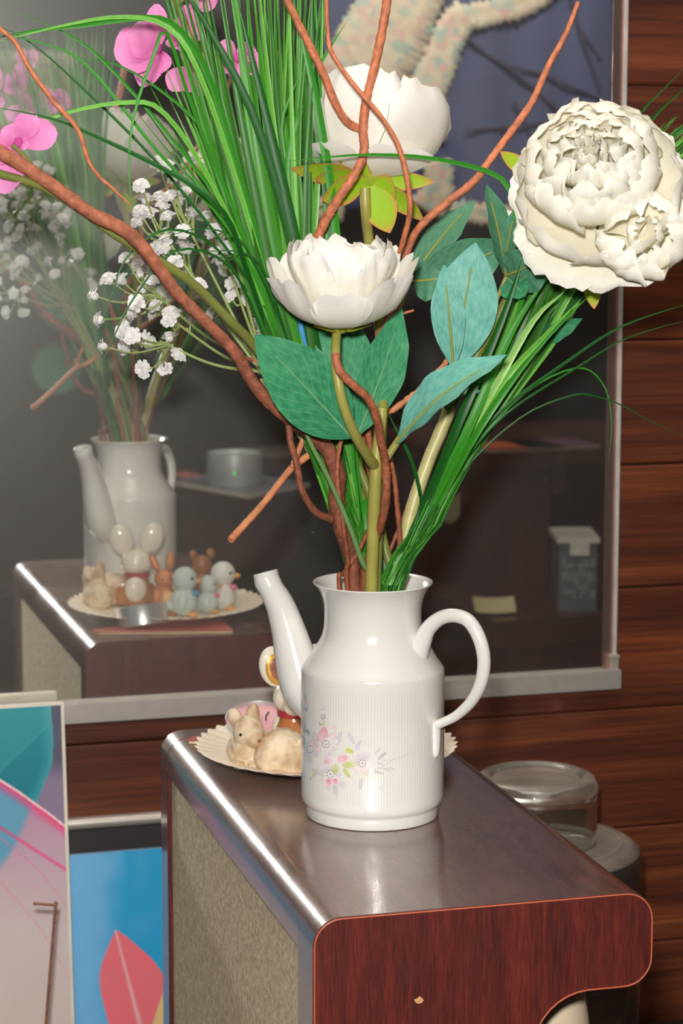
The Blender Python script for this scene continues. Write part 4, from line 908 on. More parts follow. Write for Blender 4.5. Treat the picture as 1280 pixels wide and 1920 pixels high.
def garland(pts, wd, amp=8, step=7, off=0.009):
    P = catmull([(a, b_, 0) for a, b_ in pts], max(4, int(sum((Vector(pts[i+1])-Vector(pts[i])).length for i in range(len(pts)-1))/step))); n = len(P); v = []; f = []
    for i, p in enumerate(P):
        t = (P[min(i+1, n-1)]-P[max(i-1, 0)]).normalized(); nr = Vector((-t.y, t.x, 0)); w_ = lerp_list(wd, i/(n-1))
        for s in (-1, -0.5, 0, 0.5, 1):
            q_ = p+nr*(s*(w_/2+((amp*(i % 2)+random.uniform(0, amp*0.6)) if abs(s) == 1 else 0)))+t*random.uniform(-3, 3); v.append(far(q_.x, q_.y, off+random.uniform(0, 0.003)))
    for i in range(n-1):
        for k in range(4): f.append((i*5+k, i*5+k+1, (i+1)*5+k+1, (i+1)*5+k))
    o = mesh_obj('flower_garland', v, f, M_gar, hg); mm_ = o.modifiers.new('thickness', 'SOLIDIFY'); mm_.thickness = 0.004
garland([(800, -90), (770, -20), (728, 45), (690, 110), (640, 170), (600, 240)], [125, 110, 150, 150, 110, 60])
garland([(1030, -40), (985, 2), (920, 22), (862, 36)], [46, 42, 36, 40])
garland([(872, 20), (842, 60), (812, 130), (790, 200), (800, 270)], [44, 50, 60, 60, 50])
garland([(812, 300), (820, 350), (795, 395)], [40, 40, 60])
garland([(840, 395), (920, 405), (1010, 415)], [30, 26, 24])
garland([(640, 395), (560, 395), (500, 420)], [30, 40, 20])
bm_ = plain('dark branch print', rgb(64, 60, 84), 0.8)
def branch(pts, r):
    o = MB().tube([far(a, b_, 0.0075) for a, b_ in pts], r, 6, 20, jit=0.3); o.build('printed_branch', bm_, hg)
branch([(815, 0), (850, 50), (905, 100), (945, 125), (1000, 170), (1040, 205)], 0.004); branch([(940, 122), (1010, 140), (1070, 165), (1120, 185)], 0.0035)
branch([(1060, -20), (1085, 70), (1120, 170)], 0.004); branch([(1085, 60), (1120, 110)], 0.003); branch([(870, 245), (940, 238), (1030, 230)], 0.0035); branch([(960, 190), (985, 240), (1010, 330), (1020, 400)], 0.003)
ra, rb_ = far(570, -268, -0.004), far(1165, -268, -0.004); MB().tube([ra, rb_], 0.008, 10, 2).build('rod', M_dark, hg)
for p in (ra.lerp(rb_, 0.15), ra.lerp(rb_, 0.85)): MB().tube([p, Vector((p.x, p.y, 1.699))], 0.0015, 6, 2).build('cord', M_dark, hg)
# cream door frame far left, seen in the mirror
cf = thing('wall_mounted_cupboard', 'cream wall cupboard with pale frame hung in the dark room corner', 'cupboard')
f0 = vd(-60, 96, 5.6); f1 = vd(134, 92, 5.6); fx = f1-f0; fx.z = 0; fwid = fx.length; fx.normalize(); fy = Vector((fx.y, -fx.x, 0)); fy = fy if fy.y < 0 else -fy
fb_ = vd(100, 372, 5.6).z
hull('cupboard_body', fan(f0+fy*0.02, fx, fy, fwid, 0.3), fb_, f0.z, plain('cream cupboard paint', rgb(206, 190, 150), 0.6), cf)
hull('frame_post', fan(f1-fx*0.022, fx, fy, 0.022, 0.02), fb_, f0.z, plain('pale frame paint', rgb(226, 214, 180), 0.5), cf)
hull('frame_post', fan(f0, fx, fy, 0.022, 0.02), fb_, f0.z, cf.children[1].data.materials[0], cf)
hull('frame_rail', fan(f0+fx*0.023, fx, fy, fwid-0.046, 0.02), f0.z-0.03, f0.z, cf.children[1].data.materials[0], cf)
# small orange night lamp and pale cup
ol, nt, b = new_mat('orange lamp glow'); b.inputs['Base Color'].default_value = rgb(230, 90, 30); b.inputs['Emission Color'].default_value = (1, 0.2, 0.04, 1); b.inputs['Emission Strength'].default_value = 1.6
nl = thing('night_lamp', 'tiny glowing orange lamp on a dark bracket on the far wall', 'lamp')
lp_ = mir(at_y(512, 103, 4.5)); MB().ball(lp_, (0.007, 0.007, 0.014), 12, 8).build('glow_bulb', ol, nl)
MB().tube([lp_+Vector((0, 0, -0.016)), lp_+Vector((0, -0.02, -0.03)), Vector((lp_.x, -4.5995, lp_.z-0.03))], 0.006, 8, 8).build('bracket', M_dark, nl)
pl2 = thing('pale_wall_lamp', 'pale blue cone shaped wall lamp beside the tiny orange lamp', 'lamp')
lq = mir(at_y(540, 132, 4.5)); MB().lathe([(0.012, 0.045), (0.034, -0.05), (0.032, -0.05), (0.010, 0.044)], 24, Matrix.Translation(lq), close=True).build('shade', plain('pale blue shade', rgb(190, 204, 214), 0.6), pl2)
MB().tube([lq+Vector((0, 0, 0.04)), lq+Vector((0, -0.03, 0.05)), Vector((lq.x, -4.5995, lq.z+0.05))], 0.006, 8, 8).build('bracket', M_dark, pl2)
gb = vd(105, 690, 4.6)
gs = thing('green_disc', 'dark green round disc hanging in the dim room, seen in the mirror', 'tray')  # plain green disc and cord for the round green spot in the mirror
dn = (mir(CAM)-gb).normalized()
MB().lathe([(0, 0.006), (0.047*1.0, 0.006), (0.051, 0.010), (0.053, 0.008), (0.048, 0), (0, 0)], 48, frame_to(gb, dn)).build('disc_plate', plain('deep green enamel', rgb(28, 92, 66), 0.5), gs)
hkk = MB(); hkk.tube([gb+Vector((0, 0, 0.048)), Vector((gb.x, gb.y, 1.0)), Vector((gb.x, gb.y, 1.7))], 0.0008, 5, 6); hkk.build('cord', M_dark, gs)
for (px, py, sx_, lbl) in ((8, 820, 0.03, 'pale folded cloth hanging at the dark left room side'), (30, 868, 0.045, 'pale curled strip of paper at the dark left room side')):
    p = vd(px, py, 4.4); st2 = MB(); st2.tube([p+Vector((-sx_, 0, -0.008)), p+Vector((0, 0, 0.006)), p+Vector((sx_, 0, 0.004))], [0.004, 0.010, 0.003], 8, 10, flat=0.3)
# ================================================================ BOUQUET
def inpot(r, t, z): return AX+RV*r+TV*t+Vector((0, 0, z))
def path(pts, dys, end=None):
    """pixel path with a distance towards the mirror for each point"""
    n = len(pts); out = []
    for i, (x, y) in enumerate(pts):
        out.append(B(x, y, lerp_list(list(dys), i/max(1, n-1)) if isinstance(dys, (list, tuple)) else dys))
    if end: out.append(end)
    return out
PXM = 1/2330.0                                       # metres per picture pixel at the pot
def leaf(name, parent, base, tip, half, mat, bow=0.0, face=None, fold=0.18, twist=0.0, peak=0.42, rib=True, ribmat=None, side=1.0, curl=0.0):
    base, tip = Vector(base), Vector(tip); ax = tip-base; ln = ax.length; ax.normalize()
    toc = (CAM-base).normalized() if face is None else Vector(face).normalized()
    nr = (toc-ax*toc.dot(ax)).normalized(); nr = Matrix.Rotation(twist, 3, ax) @ nr; wd = ax.cross(nr)
    nv, nu = 16, 8; v = []; uv = []; f = []
    mid = []
    for j in range(nv+1):
        t = j/nv; c = base+ax*(ln*t)+nr*(bow*math.sin(PI*t))+nr*(curl*t*t)
        mid.append(c)
        if t < peak: hw = math.sin(t/peak*PI/2)**0.8
        else: hw = max(0.0, math.cos((t-peak)/(1-peak)*PI/2))**0.85
        hw = half*max(hw, 0.02)
        for i in range(nu+1):
            u = i/nu*2-1; s = side if u > 0 else 1.0
            v.append(c+wd*(u*hw*s)+nr*(abs(u)**1.4*hw*fold*(1 if fold else 0)+0.0012*math.sin(t*23+u*3)*abs(u))); uv.append((0.5+u/2, t))
    for j in range(nv):
        for i in range(nu): f.append((j*(nu+1)+i, j*(nu+1)+i+1, (j+1)*(nu+1)+i+1, (j+1)*(nu+1)+i))
    o = mesh_obj(name, v, f, mat, parent, True, uvs=uv)
    if rib:
        MB().tube([p+nr*0.0004 for p in mid[:14:2]+[mid[13]]], ([0.0010, 0.0007, 0.0003] if mat is M_leafg else [0.0016, 0.0012, 0.0006]), 6, 16, flat=0.7).build('midrib', ribmat or (M_ribg if mat is M_leafg else M_rib), o)
    return o
def petal(parent, M, phi, dphi, prof, ruffle, seed, c0, c1, name='petal', notch=0.1, nu=10, nv=9, sharp=2.4, th=0):
    rnd = random.Random(seed); v = []; f = []; cols = []
    P = catmull([(r, h, 0) for r, h in prof], nv); ph_ = rnd.uniform(0, 9)
    for j in range(nv+1):
        t = j/nv
        for i in range(nu+1):
            u = i/nu*2-1
            te = t*(1-0.34*abs(u)**sharp)*(1-notch*max(0, 1-abs(u)*3)*(t**3)); x = te*nv; k = min(int(x), nv-1); p = P[k].lerp(P[k+1], x-k)
            wd = dphi*(0.28+0.72*math.sin(min(1, t*1.25)*PI/2)**0.8)
            a = phi+u*wd; rr = p.x*(1+0.10*abs(u)**2*0.6)
            q_ = Vector((rr*math.cos(a), rr*math.sin(a), p.y))
            d = noise.noise(Vector((u*2.3+ph_, t*2.6, seed*1.7)))+0.5*noise.noise(Vector((u*6+ph_, t*3, seed*3.1)))
            nr = Vector((math.cos(a), math.sin(a), 0.35)); q_ += nr*(d*ruffle*(t**1.5)); q_.z += ruffle*0.6*t**3*noise.noise(Vector((u*5+ph_, 3.3, seed)))
            v.append(M @ q_); cc = mixc(c0, c1, t**0.8); cols.append(cc+(1,))
    for j in range(nv):
        for i in range(nu): f.append((j*(nu+1)+i, j*(nu+1)+i+1, (j+1)*(nu+1)+i+1, (j+1)*(nu+1)+i))
    return mesh_obj(name, v, f, M_petal, parent, True, cols)
CRM0, CRM1 = rgb(249, 243, 216)[:3], rgb(250, 247, 236)[:3]
WHT0, WHT1 = rgb(243, 238, 220)[:3], rgb(246, 243, 238)[:3]
def sepal(parent, base, d, n, ln, half, bend, curl=0.0):
    d = Vector(d).normalized(); n = Vector(n); n = (n-d*n.dot(d)).normalized(); wv = d.cross(n); v = []; f = []; cols = []; nv, nu = 12, 12
    for j in range(nv+1):
        t = j/nv; c = base+d*(ln*t)+n*(bend*t*t+curl*t**4); hw = half*max(0.03, (math.sin(min(1, t/0.45)*PI/2)**0.7 if t < 0.45 else max(0, math.cos((t-0.45)/0.55*PI/2))**0.8)); hw = max(hw, half*0.45*(1-t*2)) if t < 0.3 else hw
        for i in range(nu+1):
            u = i/nu*2-1; v.append(c+wv*(u*hw)+n*(0.12*hw*abs(u)**2)); e = max(abs(u)**7, t**9)*0.95; cols.append(mixc(rgb(160, 200, 40)[:3], rgb(236, 120, 96)[:3], e)+(1,))
    for j in range(nv):
        for i in range(nu): f.append((j*(nu+1)+i, j*(nu+1)+i+1, (j+1)*(nu+1)+i+1, (j+1)*(nu+1)+i))
    return mesh_obj('sepal', v, f, M_sepal, parent, True, cols)

# --- peony in front, over the pot
G1 = 'cream artificial peonies'
p1 = thing('artificial_peony', 'white cup shaped artificial peony facing front, lowest of the three', 'flower', G1)
b1 = B(640, 612, -0.055); ax1 = (Vector((0, 0, 1))+TV*0.16-RV*0.02).normalized(); M1 = frame_to(b1, ax1, RV)
h1 = MB(); h1.lathe([(0.0, -0.006), (0.004, -0.004), (0.007, 0.001), (0.006, 0.006), (0.0, 0.007)], 16, M1); h1 = h1.build('flower_head', M_sepal, p1); 
a_ = h1.data.color_attributes.new('Col', 'FLOAT_COLOR', 'POINT'); a_.data.foreach_set('color', list(rgb(176, 190, 80))*len(h1.data.vertices))
rs = random.Random(11)
outer1 = [(0.004, 0.0), (0.026, 0.006), (0.043, 0.021), (0.052, 0.040), (0.058, 0.054)]
for i, (ph, sc_) in enumerate(((-90, 0.70), (-40, 0.86), (-142, 0.86), (10, 0.98), (170, 0.98), (55, 1.0), (125, 1.0), (90, 1.0))):
    petal(h1, M1, math.radians(ph), 0.50, [(r*(0.98 if sc_ > 0.8 else 0.94), h*sc_) for r, h in outer1[:]], 0.0045, i+1, WHT0, WHT1, notch=0.12)
for i in range(8):
    k = 0.86+rs.uniform(-0.05, 0.05); dip = 0.86 if i in (1, 2, 6) else 1.0
    petal(h1, M1, 2*PI*i/8+0.1, 0.60, [(0.003, 0.002), (0.022*k, 0.012), (0.038*k, 0.034), (0.046*k, 0.052*dip), (0.043*k, 0.066*dip*rs.uniform(0.95, 1.08))], 0.0055, 20+i, WHT0, WHT1, notch=0.12, nu=14)
for i in range(9):
    k = rs.uniform(0.85, 1.1); petal(h1, M1, 2*PI*i/9+rs.uniform(-.2, .2), 0.72, [(0.002, 0.003), (0.014*k, 0.018), (0.026*k, 0.040), (0.031*k, 0.056), (0.026*k, 0.068*rs.uniform(0.88, 1.05))], 0.0075, 40+i, WHT0, WHT1, notch=0.15, nu=14)
for i in range(7):
    petal(h1, M1, 2*PI*i/7+rs.uniform(-.2, .2), 0.95, [(0.001, 0.004), (0.008, 0.02), (0.016, 0.042), (0.016, 0.058)], 0.0075, 60+i, WHT0, WHT1, notch=0.15, nu=14)
for ph, ln in ((-140, 0.024), (-35, 0.025), (60, 0.024), (150, 0.024), (-85, 0.012)):
    a = math.radians(ph); d = M1.to_3x3() @ Vector((math.cos(a), math.sin(a), 0.12)); sepal(h1, M1 @ Vector((0.004*math.cos(a), 0.004*math.sin(a), -0.002)), d, M1.to_3x3() @ Vector((0, 0, -1)), ln, 0.008, -0.004)
MB().tube(path([(631, 622), (629, 660), (632, 705), (644, 761), (665, 814), (690, 856), (701, 872)], [-0.058, -0.075, -0.085, -0.085, -0.075, -0.055, -0.042]), [0.0036, 0.0038, 0.0044], 12, 34).build('flower_stem', M_stem, p1)
MB().tube(path([(717, 764), (712, 810), (706, 856), (703, 905), (700, 968), (698, 1040), (696, 1100)], [-0.04, -0.04, -0.04, -0.035, -0.03])+[inpot(-0.002, 0.012, 0.10), inpot(0, 0.01, 0.0125)], [0.0042, 0.0048, 0.0050, 0.0050, 0.0050, 0.0050], 12, 44, jit=0.02).build('main_stem', M_stem, p1)
bl1 = B(656, 818, -0.05)
leaf('leaf', p1, B(660, 822, -0.05), B(477, 628, -0.075), 0.0275, M_leafg, bow=0.006, fold=0.10, twist=0.15, peak=0.48)
leaf('leaf', p1, B(672, 822, -0.028), B(612, 560, 0.004), 0.0262, M_leafg, bow=0.004, fold=0.10, twist=-0.1, peak=0.55)
leaf('leaf', p1, B(669, 818, -0.028), B(752, 578, -0.02), 0.0185, M_leafg, bow=0.006, fold=0.10, twist=0.35, peak=0.5)
MB().tube(path([(722, 862), (742, 832), (768, 792)], [-0.045, -0.05, -0.055]), [0.0034, 0.0028, 0.0020], 8, 12).build('leaf_stalk', M_stem, p1)
leaf('leaf', p1, B(742, 832, -0.052), B(950, 667, -0.115), 0.020, M_leaft, bow=0.009, fold=0.35, face=Vector((0, 0, 1))+TV*0.55, twist=0.25, peak=0.45)

# --- peony at the back
p2 = thing('artificial_peony', 'white artificial peony seen from below with lime green sepals behind the willow', 'flower', G1)
b2 = B(692, 338, 0.01); ax2 = (Vector((0, 0, 1))+RV*0.10-TV*0.20).normalized(); M2 = frame_to(b2, ax2, RV)
h2 = MB(); h2.lathe([(0.0, -0.008), (0.006, -0.006), (0.013, 0.001), (0.010, 0.006), (0.0, 0.008)], 16, M2); h2 = h2.build('flower_head', M_sepal, p2)
a_ = h2.data.color_attributes.new('Col', 'FLOAT_COLOR', 'POINT'); a_.data.foreach_set('color', list(rgb(170, 186, 60))*len(h2.data.vertices))
out2 = [(0.006, 0.002), (0.030, 0.014), (0.046, 0.036), (0.050, 0.062), (0.043, 0.082)]
for i, (ph, dp_, sc_, rr) in enumerate(((-125, 0.80, 1.0, 1.0), (-38, 0.72, 0.92, 1.12), (25, 0.7, 0.9, 1.08), (85, 0.75, 0.98, 1.0), (150, 0.7, 1.0, 1.0), (-170, 0.6, 0.9, 1.04))):
    petal(h2, M2, math.radians(ph), dp_, [(r*rr, h*sc_) for r, h in out2], 0.0045, 80+i, WHT0, WHT1, notch=0.08, sharp=3.2)
for i in range(7):
    petal(h2, M2, 2*PI*i/7, 0.6, [(0.004, 0.004), (0.022, 0.02), (0.033, 0.046), (0.032, 0.072), (0.025, 0.084)], 0.006, 95+i, WHT0, WHT1, notch=0.2)
for i in range(8):
    petal(h2, M2, 2*PI*i/8, 0.6, [(0.002, 0.004), (0.012, 0.02), (0.018, 0.046), (0.014, 0.07)], 0.006, 105+i, WHT0, WHT1, notch=0.2)
for i, (ph, rr) in enumerate(((-60, 1.0), (-140, 1.0))):            # low drooping guard petals
    petal(h2, M2, math.radians(ph), 0.62, [(0.006, 0.0), (0.028, 0.004), (0.046, 0.012), (0.055, 0.020)], 0.005, 120+i, WHT0, WHT1, notch=0.1)
r2s = random.Random(4)
for (x, y, ln, hf) in ((545, 312, 0.064, 0.0125), (600, 372, 0.04, 0.011), (732, 438, 0.044, 0.0130), (800, 402, 0.048, 0.0085), (812, 340, 0.046, 0.0075), (636, 300, 0.026, 0.010), (742, 372, 0.03, 0.012), (590, 330, 0.05, 0.012)):
    tgt = B(x, y, 0.0); d = tgt-b2; ln2 = d.length; nn_ = (TV+Vector((0, 0, -0.4))+RV*r2s.uniform(-0.5, 0.5)+Vector((0, 0, r2s.uniform(-0.6, 0.3)))).normalized(); sepal(h2, b2+TV*(0.006+r2s.uniform(-.004, .004))+d*0.06, d, nn_, ln2*0.94, hf*r2s.uniform(0.95, 1.3), -0.002 if y < 380 else 0.004, 0.004)
MB().tube(path([(684, 352), (686, 400), (692, 455), (706, 560), (716, 680), (717, 772)], [0.0, 0.0, 0.012, 0.012, 0.006, -0.036]), [0.0042, 0.0040, 0.0042], 12, 30).build('flower_stem', M_stem, p2)
MB().tube(path([(718, 764), (714, 840), (711, 940), (708, 1030), (706, 1095)], [-0.032, -0.02])+[inpot(0.004, 0.0, 0.10), inpot(0.006, -0.006, 0.0125)], 0.004, 10, 26).build('main_stem', M_stemd, p2)

# --- big peony on the right
p3 = thing('artificial_peony', 'largest cream artificial peony fully open at the right of the bouquet', 'flower', G1)
b3 = B(1128, 392, -0.075); ax3 = (TV*0.86+Vector((0, 0, 0.42))-RV*0.16).normalized(); M3 = frame_to(b3, ax3, RV)
h3 = MB(); h3.lathe([(0.0, -0.010), (0.008, -0.008), (0.014, 0.0), (0.010, 0.004), (0.0, 0.006)], 16, M3); h3 = h3.build('flower_head', M_sepal, p3)
a_ = h3.data.color_attributes.new('Col', 'FLOAT_COLOR', 'POINT'); a_.data.foreach_set('color', list(rgb(170, 186, 60))*len(h3.data.vertices))
r3 = random.Random(5)
for i in range(8):                                   # guard petals: wide, a little reflexed
    a_ph = 2*PI*i/8+0.15; low = 1.0+0.12*max(0, -math.sin(a_ph))
    petal(h3, M3, a_ph, 0.60, [(0.006, 0.0), (0.030, 0.006), (0.050, 0.016), (0.062*low, 0.020), (0.069*low, 0.014)], 0.006, 140+i, CRM0, CRM1, notch=0.1, nu=14)
for i in range(7):
    petal(h3, M3, 2*PI*i/7+0.5, 0.66, [(0.005, 0.002), (0.034, 0.012), (0.056, 0.028), (0.062, 0.042), (0.056, 0.053)], 0.005, 160+i, CRM0, CRM1, notch=0.12, nu=14)
M3b = frame_to(M3 @ Vector((-0.004, 0.012, 0)), ax3, RV)
for i in range(8):
    k = r3.uniform(0.96, 1.05); petal(h3, M3b, 2*PI*i/8, 0.64, [(0.004, 0.003), (0.030*k, 0.020), (0.048*k, 0.044), (0.046*k, 0.060), (0.034*k, 0.068)], 0.0055, 180+i, CRM0, CRM1, notch=0.15, nu=14)
for i in range(9):
    k = r3.uniform(0.92, 1.08); petal(h3, M3b, 2*PI*i/9, 0.66, [(0.003, 0.004), (0.022*k, 0.028), (0.036*k, 0.054), (0.033*k, 0.070), (0.022*k, 0.076)], 0.0065, 200+i, CRM0, CRM1, notch=0.2, nu=14)
for i in range(8):
    k = r3.uniform(0.9, 1.12); petal(h3, M3b, 2*PI*i/8+0.2, 0.8, [(0.002, 0.004), (0.014*k, 0.034), (0.024*k, 0.062), (0.021*k, 0.076), (0.012*k, 0.081)], 0.0065, 220+i, CRM0, CRM1, notch=0.2, nu=14)
for i in range(6):
    petal(h3, M3b, 2*PI*i/6+0.2, 1.0, [(0.001, 0.006), (0.008, 0.04), (0.013, 0.070), (0.009, 0.082)], 0.006, 240+i, CRM0, CRM1, notch=0.2, nu=14)
for i in range(11):                                  # packed heart of the flower
    k = r3.uniform(0.4, 1.0); petal(h3, M3b, r3.uniform(0, 6.28), 1.0, [(0.001, 0.02), (0.005*k, 0.050), (0.011*k, 0.071), (0.012*k, 0.080), (0.009*k, 0.086*r3.uniform(0.96, 1.03))], 0.005, 300+i, CRM0, CRM1, notch=0.2, nu=12)
M3c = frame_to(M3 @ Vector((0.024, -0.034, 0.006)), (ax3-Vector((0, 0, 0.25))+RV*0.2).normalized(), RV)    # petals bulging low on the right
for i, ph in enumerate((-2.4, -1.3, -0.3, 0.7, 2.2, -1.9)):
    k = r3.uniform(0.9, 1.15); petal(h3, M3c, ph, 0.85, [(0.002, 0.004), (0.020*k, 0.018), (0.030*k, 0.034), (0.026*k, 0.046), (0.014*k, 0.050)], 0.007, 280+i, CRM0, CRM1, notch=0.12, nu=14)
for i in range(4):
    petal(h3, M3c, r3.uniform(0, 6.28), 1.0, [(0.001, 0.010), (0.009, 0.030), (0.013, 0.045), (0.008, 0.052)], 0.006, 290+i, CRM0, CRM1, notch=0.12, nu=14)
for (x, y, hf) in ((936, 283, 0.0065), (1113, 580, 0.0075)):
    tgt = B(x, y, -0.05); s0 = B(*((1000, 330) if y < 400 else (1108, 500)), -0.045); d = tgt-s0; sepal(h3, s0, d, TV, d.length, hf, 0.0, 0.002)
for i, (x0, y0, x1, y1, ww) in enumerate(((1030, 400, 1010, 488, 0.016), (990, 400, 930, 425, 0.014), (1190, 320, 1272, 350, 0.020), (1195, 300, 1250, 285, 0.014))):   # loose back petals
    s0 = B(x0, y0, -0.03); d = B(x1, y1, -0.02)-s0; zz = d.normalized(); Mx = frame_to(s0, TV*-1, zz)
    petal(h3, Mx, 0.0, 0.55, [(0.0, 0), (d.length*0.4, -0.002), (d.length*0.8, 0.002), (d.length*1.1, 0.006)], 0.004, 260+i, CRM0, CRM1, notch=0.1)
MB().tube(path([(1060, 440), (1030, 462), (985, 510), (935, 590), (885, 680), (842, 762)], [-0.05, -0.03, -0.01, 0.0]), [0.0048, 0.0042, 0.0046], 10, 26).build('flower_stem', M_stemd, p3)
MB().tube(path([(842, 760), (836, 785), (803, 864), (772, 955), (756, 1030), (748, 1062)], [0.0, -0.005])+[inpot(0.018, -0.004, 0.16), inpot(0.01, -0.002, 0.0125)], [0.0054, 0.0052, 0.0056, 0.0056, 0.0054], 14, 50, jit=0.035).build('main_stem', M_stemp, p3)
leaf('leaf', p3, B(852, 692, -0.012), B(892, 455, -0.02), 0.0262, M_leaft, bow=0.004, fold=0.08, twist=-0.12, peak=0.5)
leaf('leaf', p3, B(850, 692, -0.022), B(832, 496, -0.03), 0.0125, M_leaft, bow=0.003, fold=0.10, twist=0.12, peak=0.55)
leaf('leaf', p3, B(838, 768, -0.004), B(900, 735, -0.05), 0.011, M_leaft, bow=0.004, fold=0.2, face=Vector((0, 0, 1))+TV*0.6)
leaf('leaf', p3, B(765, 530, 0.015), B(890, 376, 0.03), 0.0135, M_leafo, bow=0.004, fold=0.15, twist=-0.5, peak=0.45)
leaf('leaf', p3, B(775, 524, 0.012), B(953, 456, -0.01), 0.0205, M_leafo, bow=0.012, fold=0.2, twist=0.25, peak=0.5)
leaf('leaf', p3, B(771, 527, 0.010), B(833, 520, -0.01), 0.0165, M_leafo, bow=0.004, fold=0.15, twist=0.1, peak=0.45)
leaf('leaf', p3, B(948, 517, -0.02), B(910, 344, -0.05), 0.0110, M_leafo, bow=0.003, fold=0.4, twist=0.6, peak=0.5)
leaf('leaf', p3, B(948, 516, -0.022), B(968, 388, -0.05), 0.0085, M_leafo, bow=0.004, fold=0.3, twist=-0.5, peak=0.5)
leaf('leaf', p3, B(950, 515, -0.024), B(1030, 474, -0.06), 0.0180, M_leafo, bow=0.005, fold=0.15, twist=0.25, peak=0.4, side=1.2)
leaf('leaf', p3, B(950, 520, -0.018), B(986, 556, -0.05), 0.0130, M_leafg, bow=0.002, fold=0.15, peak=0.5)
leaf('leaf', p3, B(985, 640, 0.01), B(1092, 596, -0.03), 0.0080, M_leafg, bow=0.004, fold=0.3, twist=0.5, peak=0.5)
MB().tube(path([(702, 1040), (706, 800), (715, 680), (742, 600), (768, 530)], [0.0, 0.02, 0.02, 0.016, 0.012]), [0.0024, 0.002, 0.0016], 8, 14).build('leaf_stalk', M_stem, p3)
MB().tube(path([(870, 700), (915, 600), (950, 515)], [0.004, -0.01, -0.02]), [0.0024, 0.002, 0.0016], 8, 14).build('leaf_stalk', M_stem, p3)

# --- willow twigs
G2 = 'orange brown willow twigs'
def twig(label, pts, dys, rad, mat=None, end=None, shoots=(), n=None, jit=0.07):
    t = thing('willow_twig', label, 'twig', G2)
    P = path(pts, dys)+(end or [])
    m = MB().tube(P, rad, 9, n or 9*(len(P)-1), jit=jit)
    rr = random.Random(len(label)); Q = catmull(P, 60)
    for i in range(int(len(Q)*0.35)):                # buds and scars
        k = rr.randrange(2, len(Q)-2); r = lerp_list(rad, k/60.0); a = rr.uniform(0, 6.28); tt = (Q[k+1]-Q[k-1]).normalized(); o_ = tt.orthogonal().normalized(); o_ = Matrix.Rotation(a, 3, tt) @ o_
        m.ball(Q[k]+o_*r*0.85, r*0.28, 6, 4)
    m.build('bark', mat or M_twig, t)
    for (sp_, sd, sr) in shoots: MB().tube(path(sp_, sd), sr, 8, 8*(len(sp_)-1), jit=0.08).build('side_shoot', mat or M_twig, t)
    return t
BOT = [inpot(-0.008, 0.004, 0.08), inpot(-0.004, 0, 0.0125)]
twig('thickest brown willow branch curving from upper left into the pot', [(-30, 268), (0, 285), (60, 322), (118, 362), (170, 400), (227, 428), (262, 457), (297, 502), (332, 549), (376, 594), (420, 638), (448, 671), (466, 705), (499, 748), (542, 784), (580, 810), (614, 843), (632, 890), (631, 950), (643, 1000), (658, 1045), (664, 1100)], [-0.06, -0.055, -0.05, -0.04, -0.03, -0.02, -0.012, -0.008], [0.0052, 0.0050, 0.0052, 0.0050, 0.0046, 0.0048, 0.0056, 0.0068, 0.0066, 0.0062, 0.0060], M_twigd, BOT,
     shoots=[([(541, 797), (545, 830), (555, 866), (566, 918), (590, 958), (622, 974)], [-0.03, -0.03, -0.02], [0.0026, 0.0026, 0.0030]), ([(462, 672), (478, 676), (498, 682)], [-0.02, -0.03, -0.03], [0.0016, 0.0010])])
twig('thin willow twig hanging at the far left with a pointed dry tip', [(-30, 30), (0, 54), (30, 82), (56, 130), (100, 190), (145, 242), (165, 300), (185, 330), (214, 356), (246, 386)], -0.08, [0.0016, 0.0017, 0.0018, 0.0017, 0.0013, 0.0006])
twig('main upright willow twig in front of the back peony', [(728, -30), (725, 0), (716, 58), (697, 145), (686, 190), (680, 243), (682, 285), (664, 328), (628, 382), (598, 440), (585, 500), (600, 600), (650, 740), (694, 880), (700, 1000), (703, 1095)], [-0.02, -0.02, -0.025, -0.03, -0.03, -0.02, 0.0, 0.012, 0.018, 0.018], [0.0034, 0.0036, 0.0036, 0.0036, 0.0040, 0.0036, 0.0034, 0.0036], M_twig, [inpot(0.0, -0.02, 0.08)],
     shoots=[([(530, -20), (545, 15), (575, 75), (604, 134), (627, 191), (650, 228), (682, 246)], [-0.03, -0.03, -0.028, -0.022], [0.0028, 0.0030, 0.0032, 0.0030])])
twig('thin wavy willow twig crossing the back peony petals', [(612, -20), (612, 20), (614, 58), (621, 98), (656, 150), (686, 186), (719, 226), (748, 278), (765, 347), (768, 399), (756, 450), (744, 492), (730, 560), (718, 700), (706, 880), (703, 1095)], [-0.03, -0.03, -0.035, -0.045, -0.055, -0.062, -0.066, -0.068, -0.068, -0.064, -0.05, -0.03, 0.0, 0.012, 0.014, 0.012], [0.0016, 0.0018, 0.0020, 0.0022, 0.0020, 0.0020], M_twig, [inpot(-0.005, -0.016, 0.08)])
twig('long willow twig reaching up right beyond the mirror edge', [(1084, 4), (1060, 64), (1026, 127), (997, 191), (956, 249), (922, 295), (887, 341), (835, 382), (789, 423), (765, 465), (755, 520), (740, 580), (705, 645), (690, 710), (680, 757), (697, 860), (702, 1000), (704, 1095)], [-0.05, -0.045, -0.04, -0.03, -0.01, 0.0, 0.005, 0.008], [0.0018, 0.0026, 0.0030, 0.0032, 0.0032, 0.0030, 0.0028, 0.0028, 0.0028], M_twig, [inpot(-0.002, -0.015, 0.08)],
     shoots=[([(775, 582), (745, 592), (716, 612), (704, 640)], [0.0, 0.002, 0.004], [0.0010, 0.0016]), ([(691, 694), (684, 690), (682, 706)], [0.0, 0.0, 0.0], [0.0016, 0.0008])])
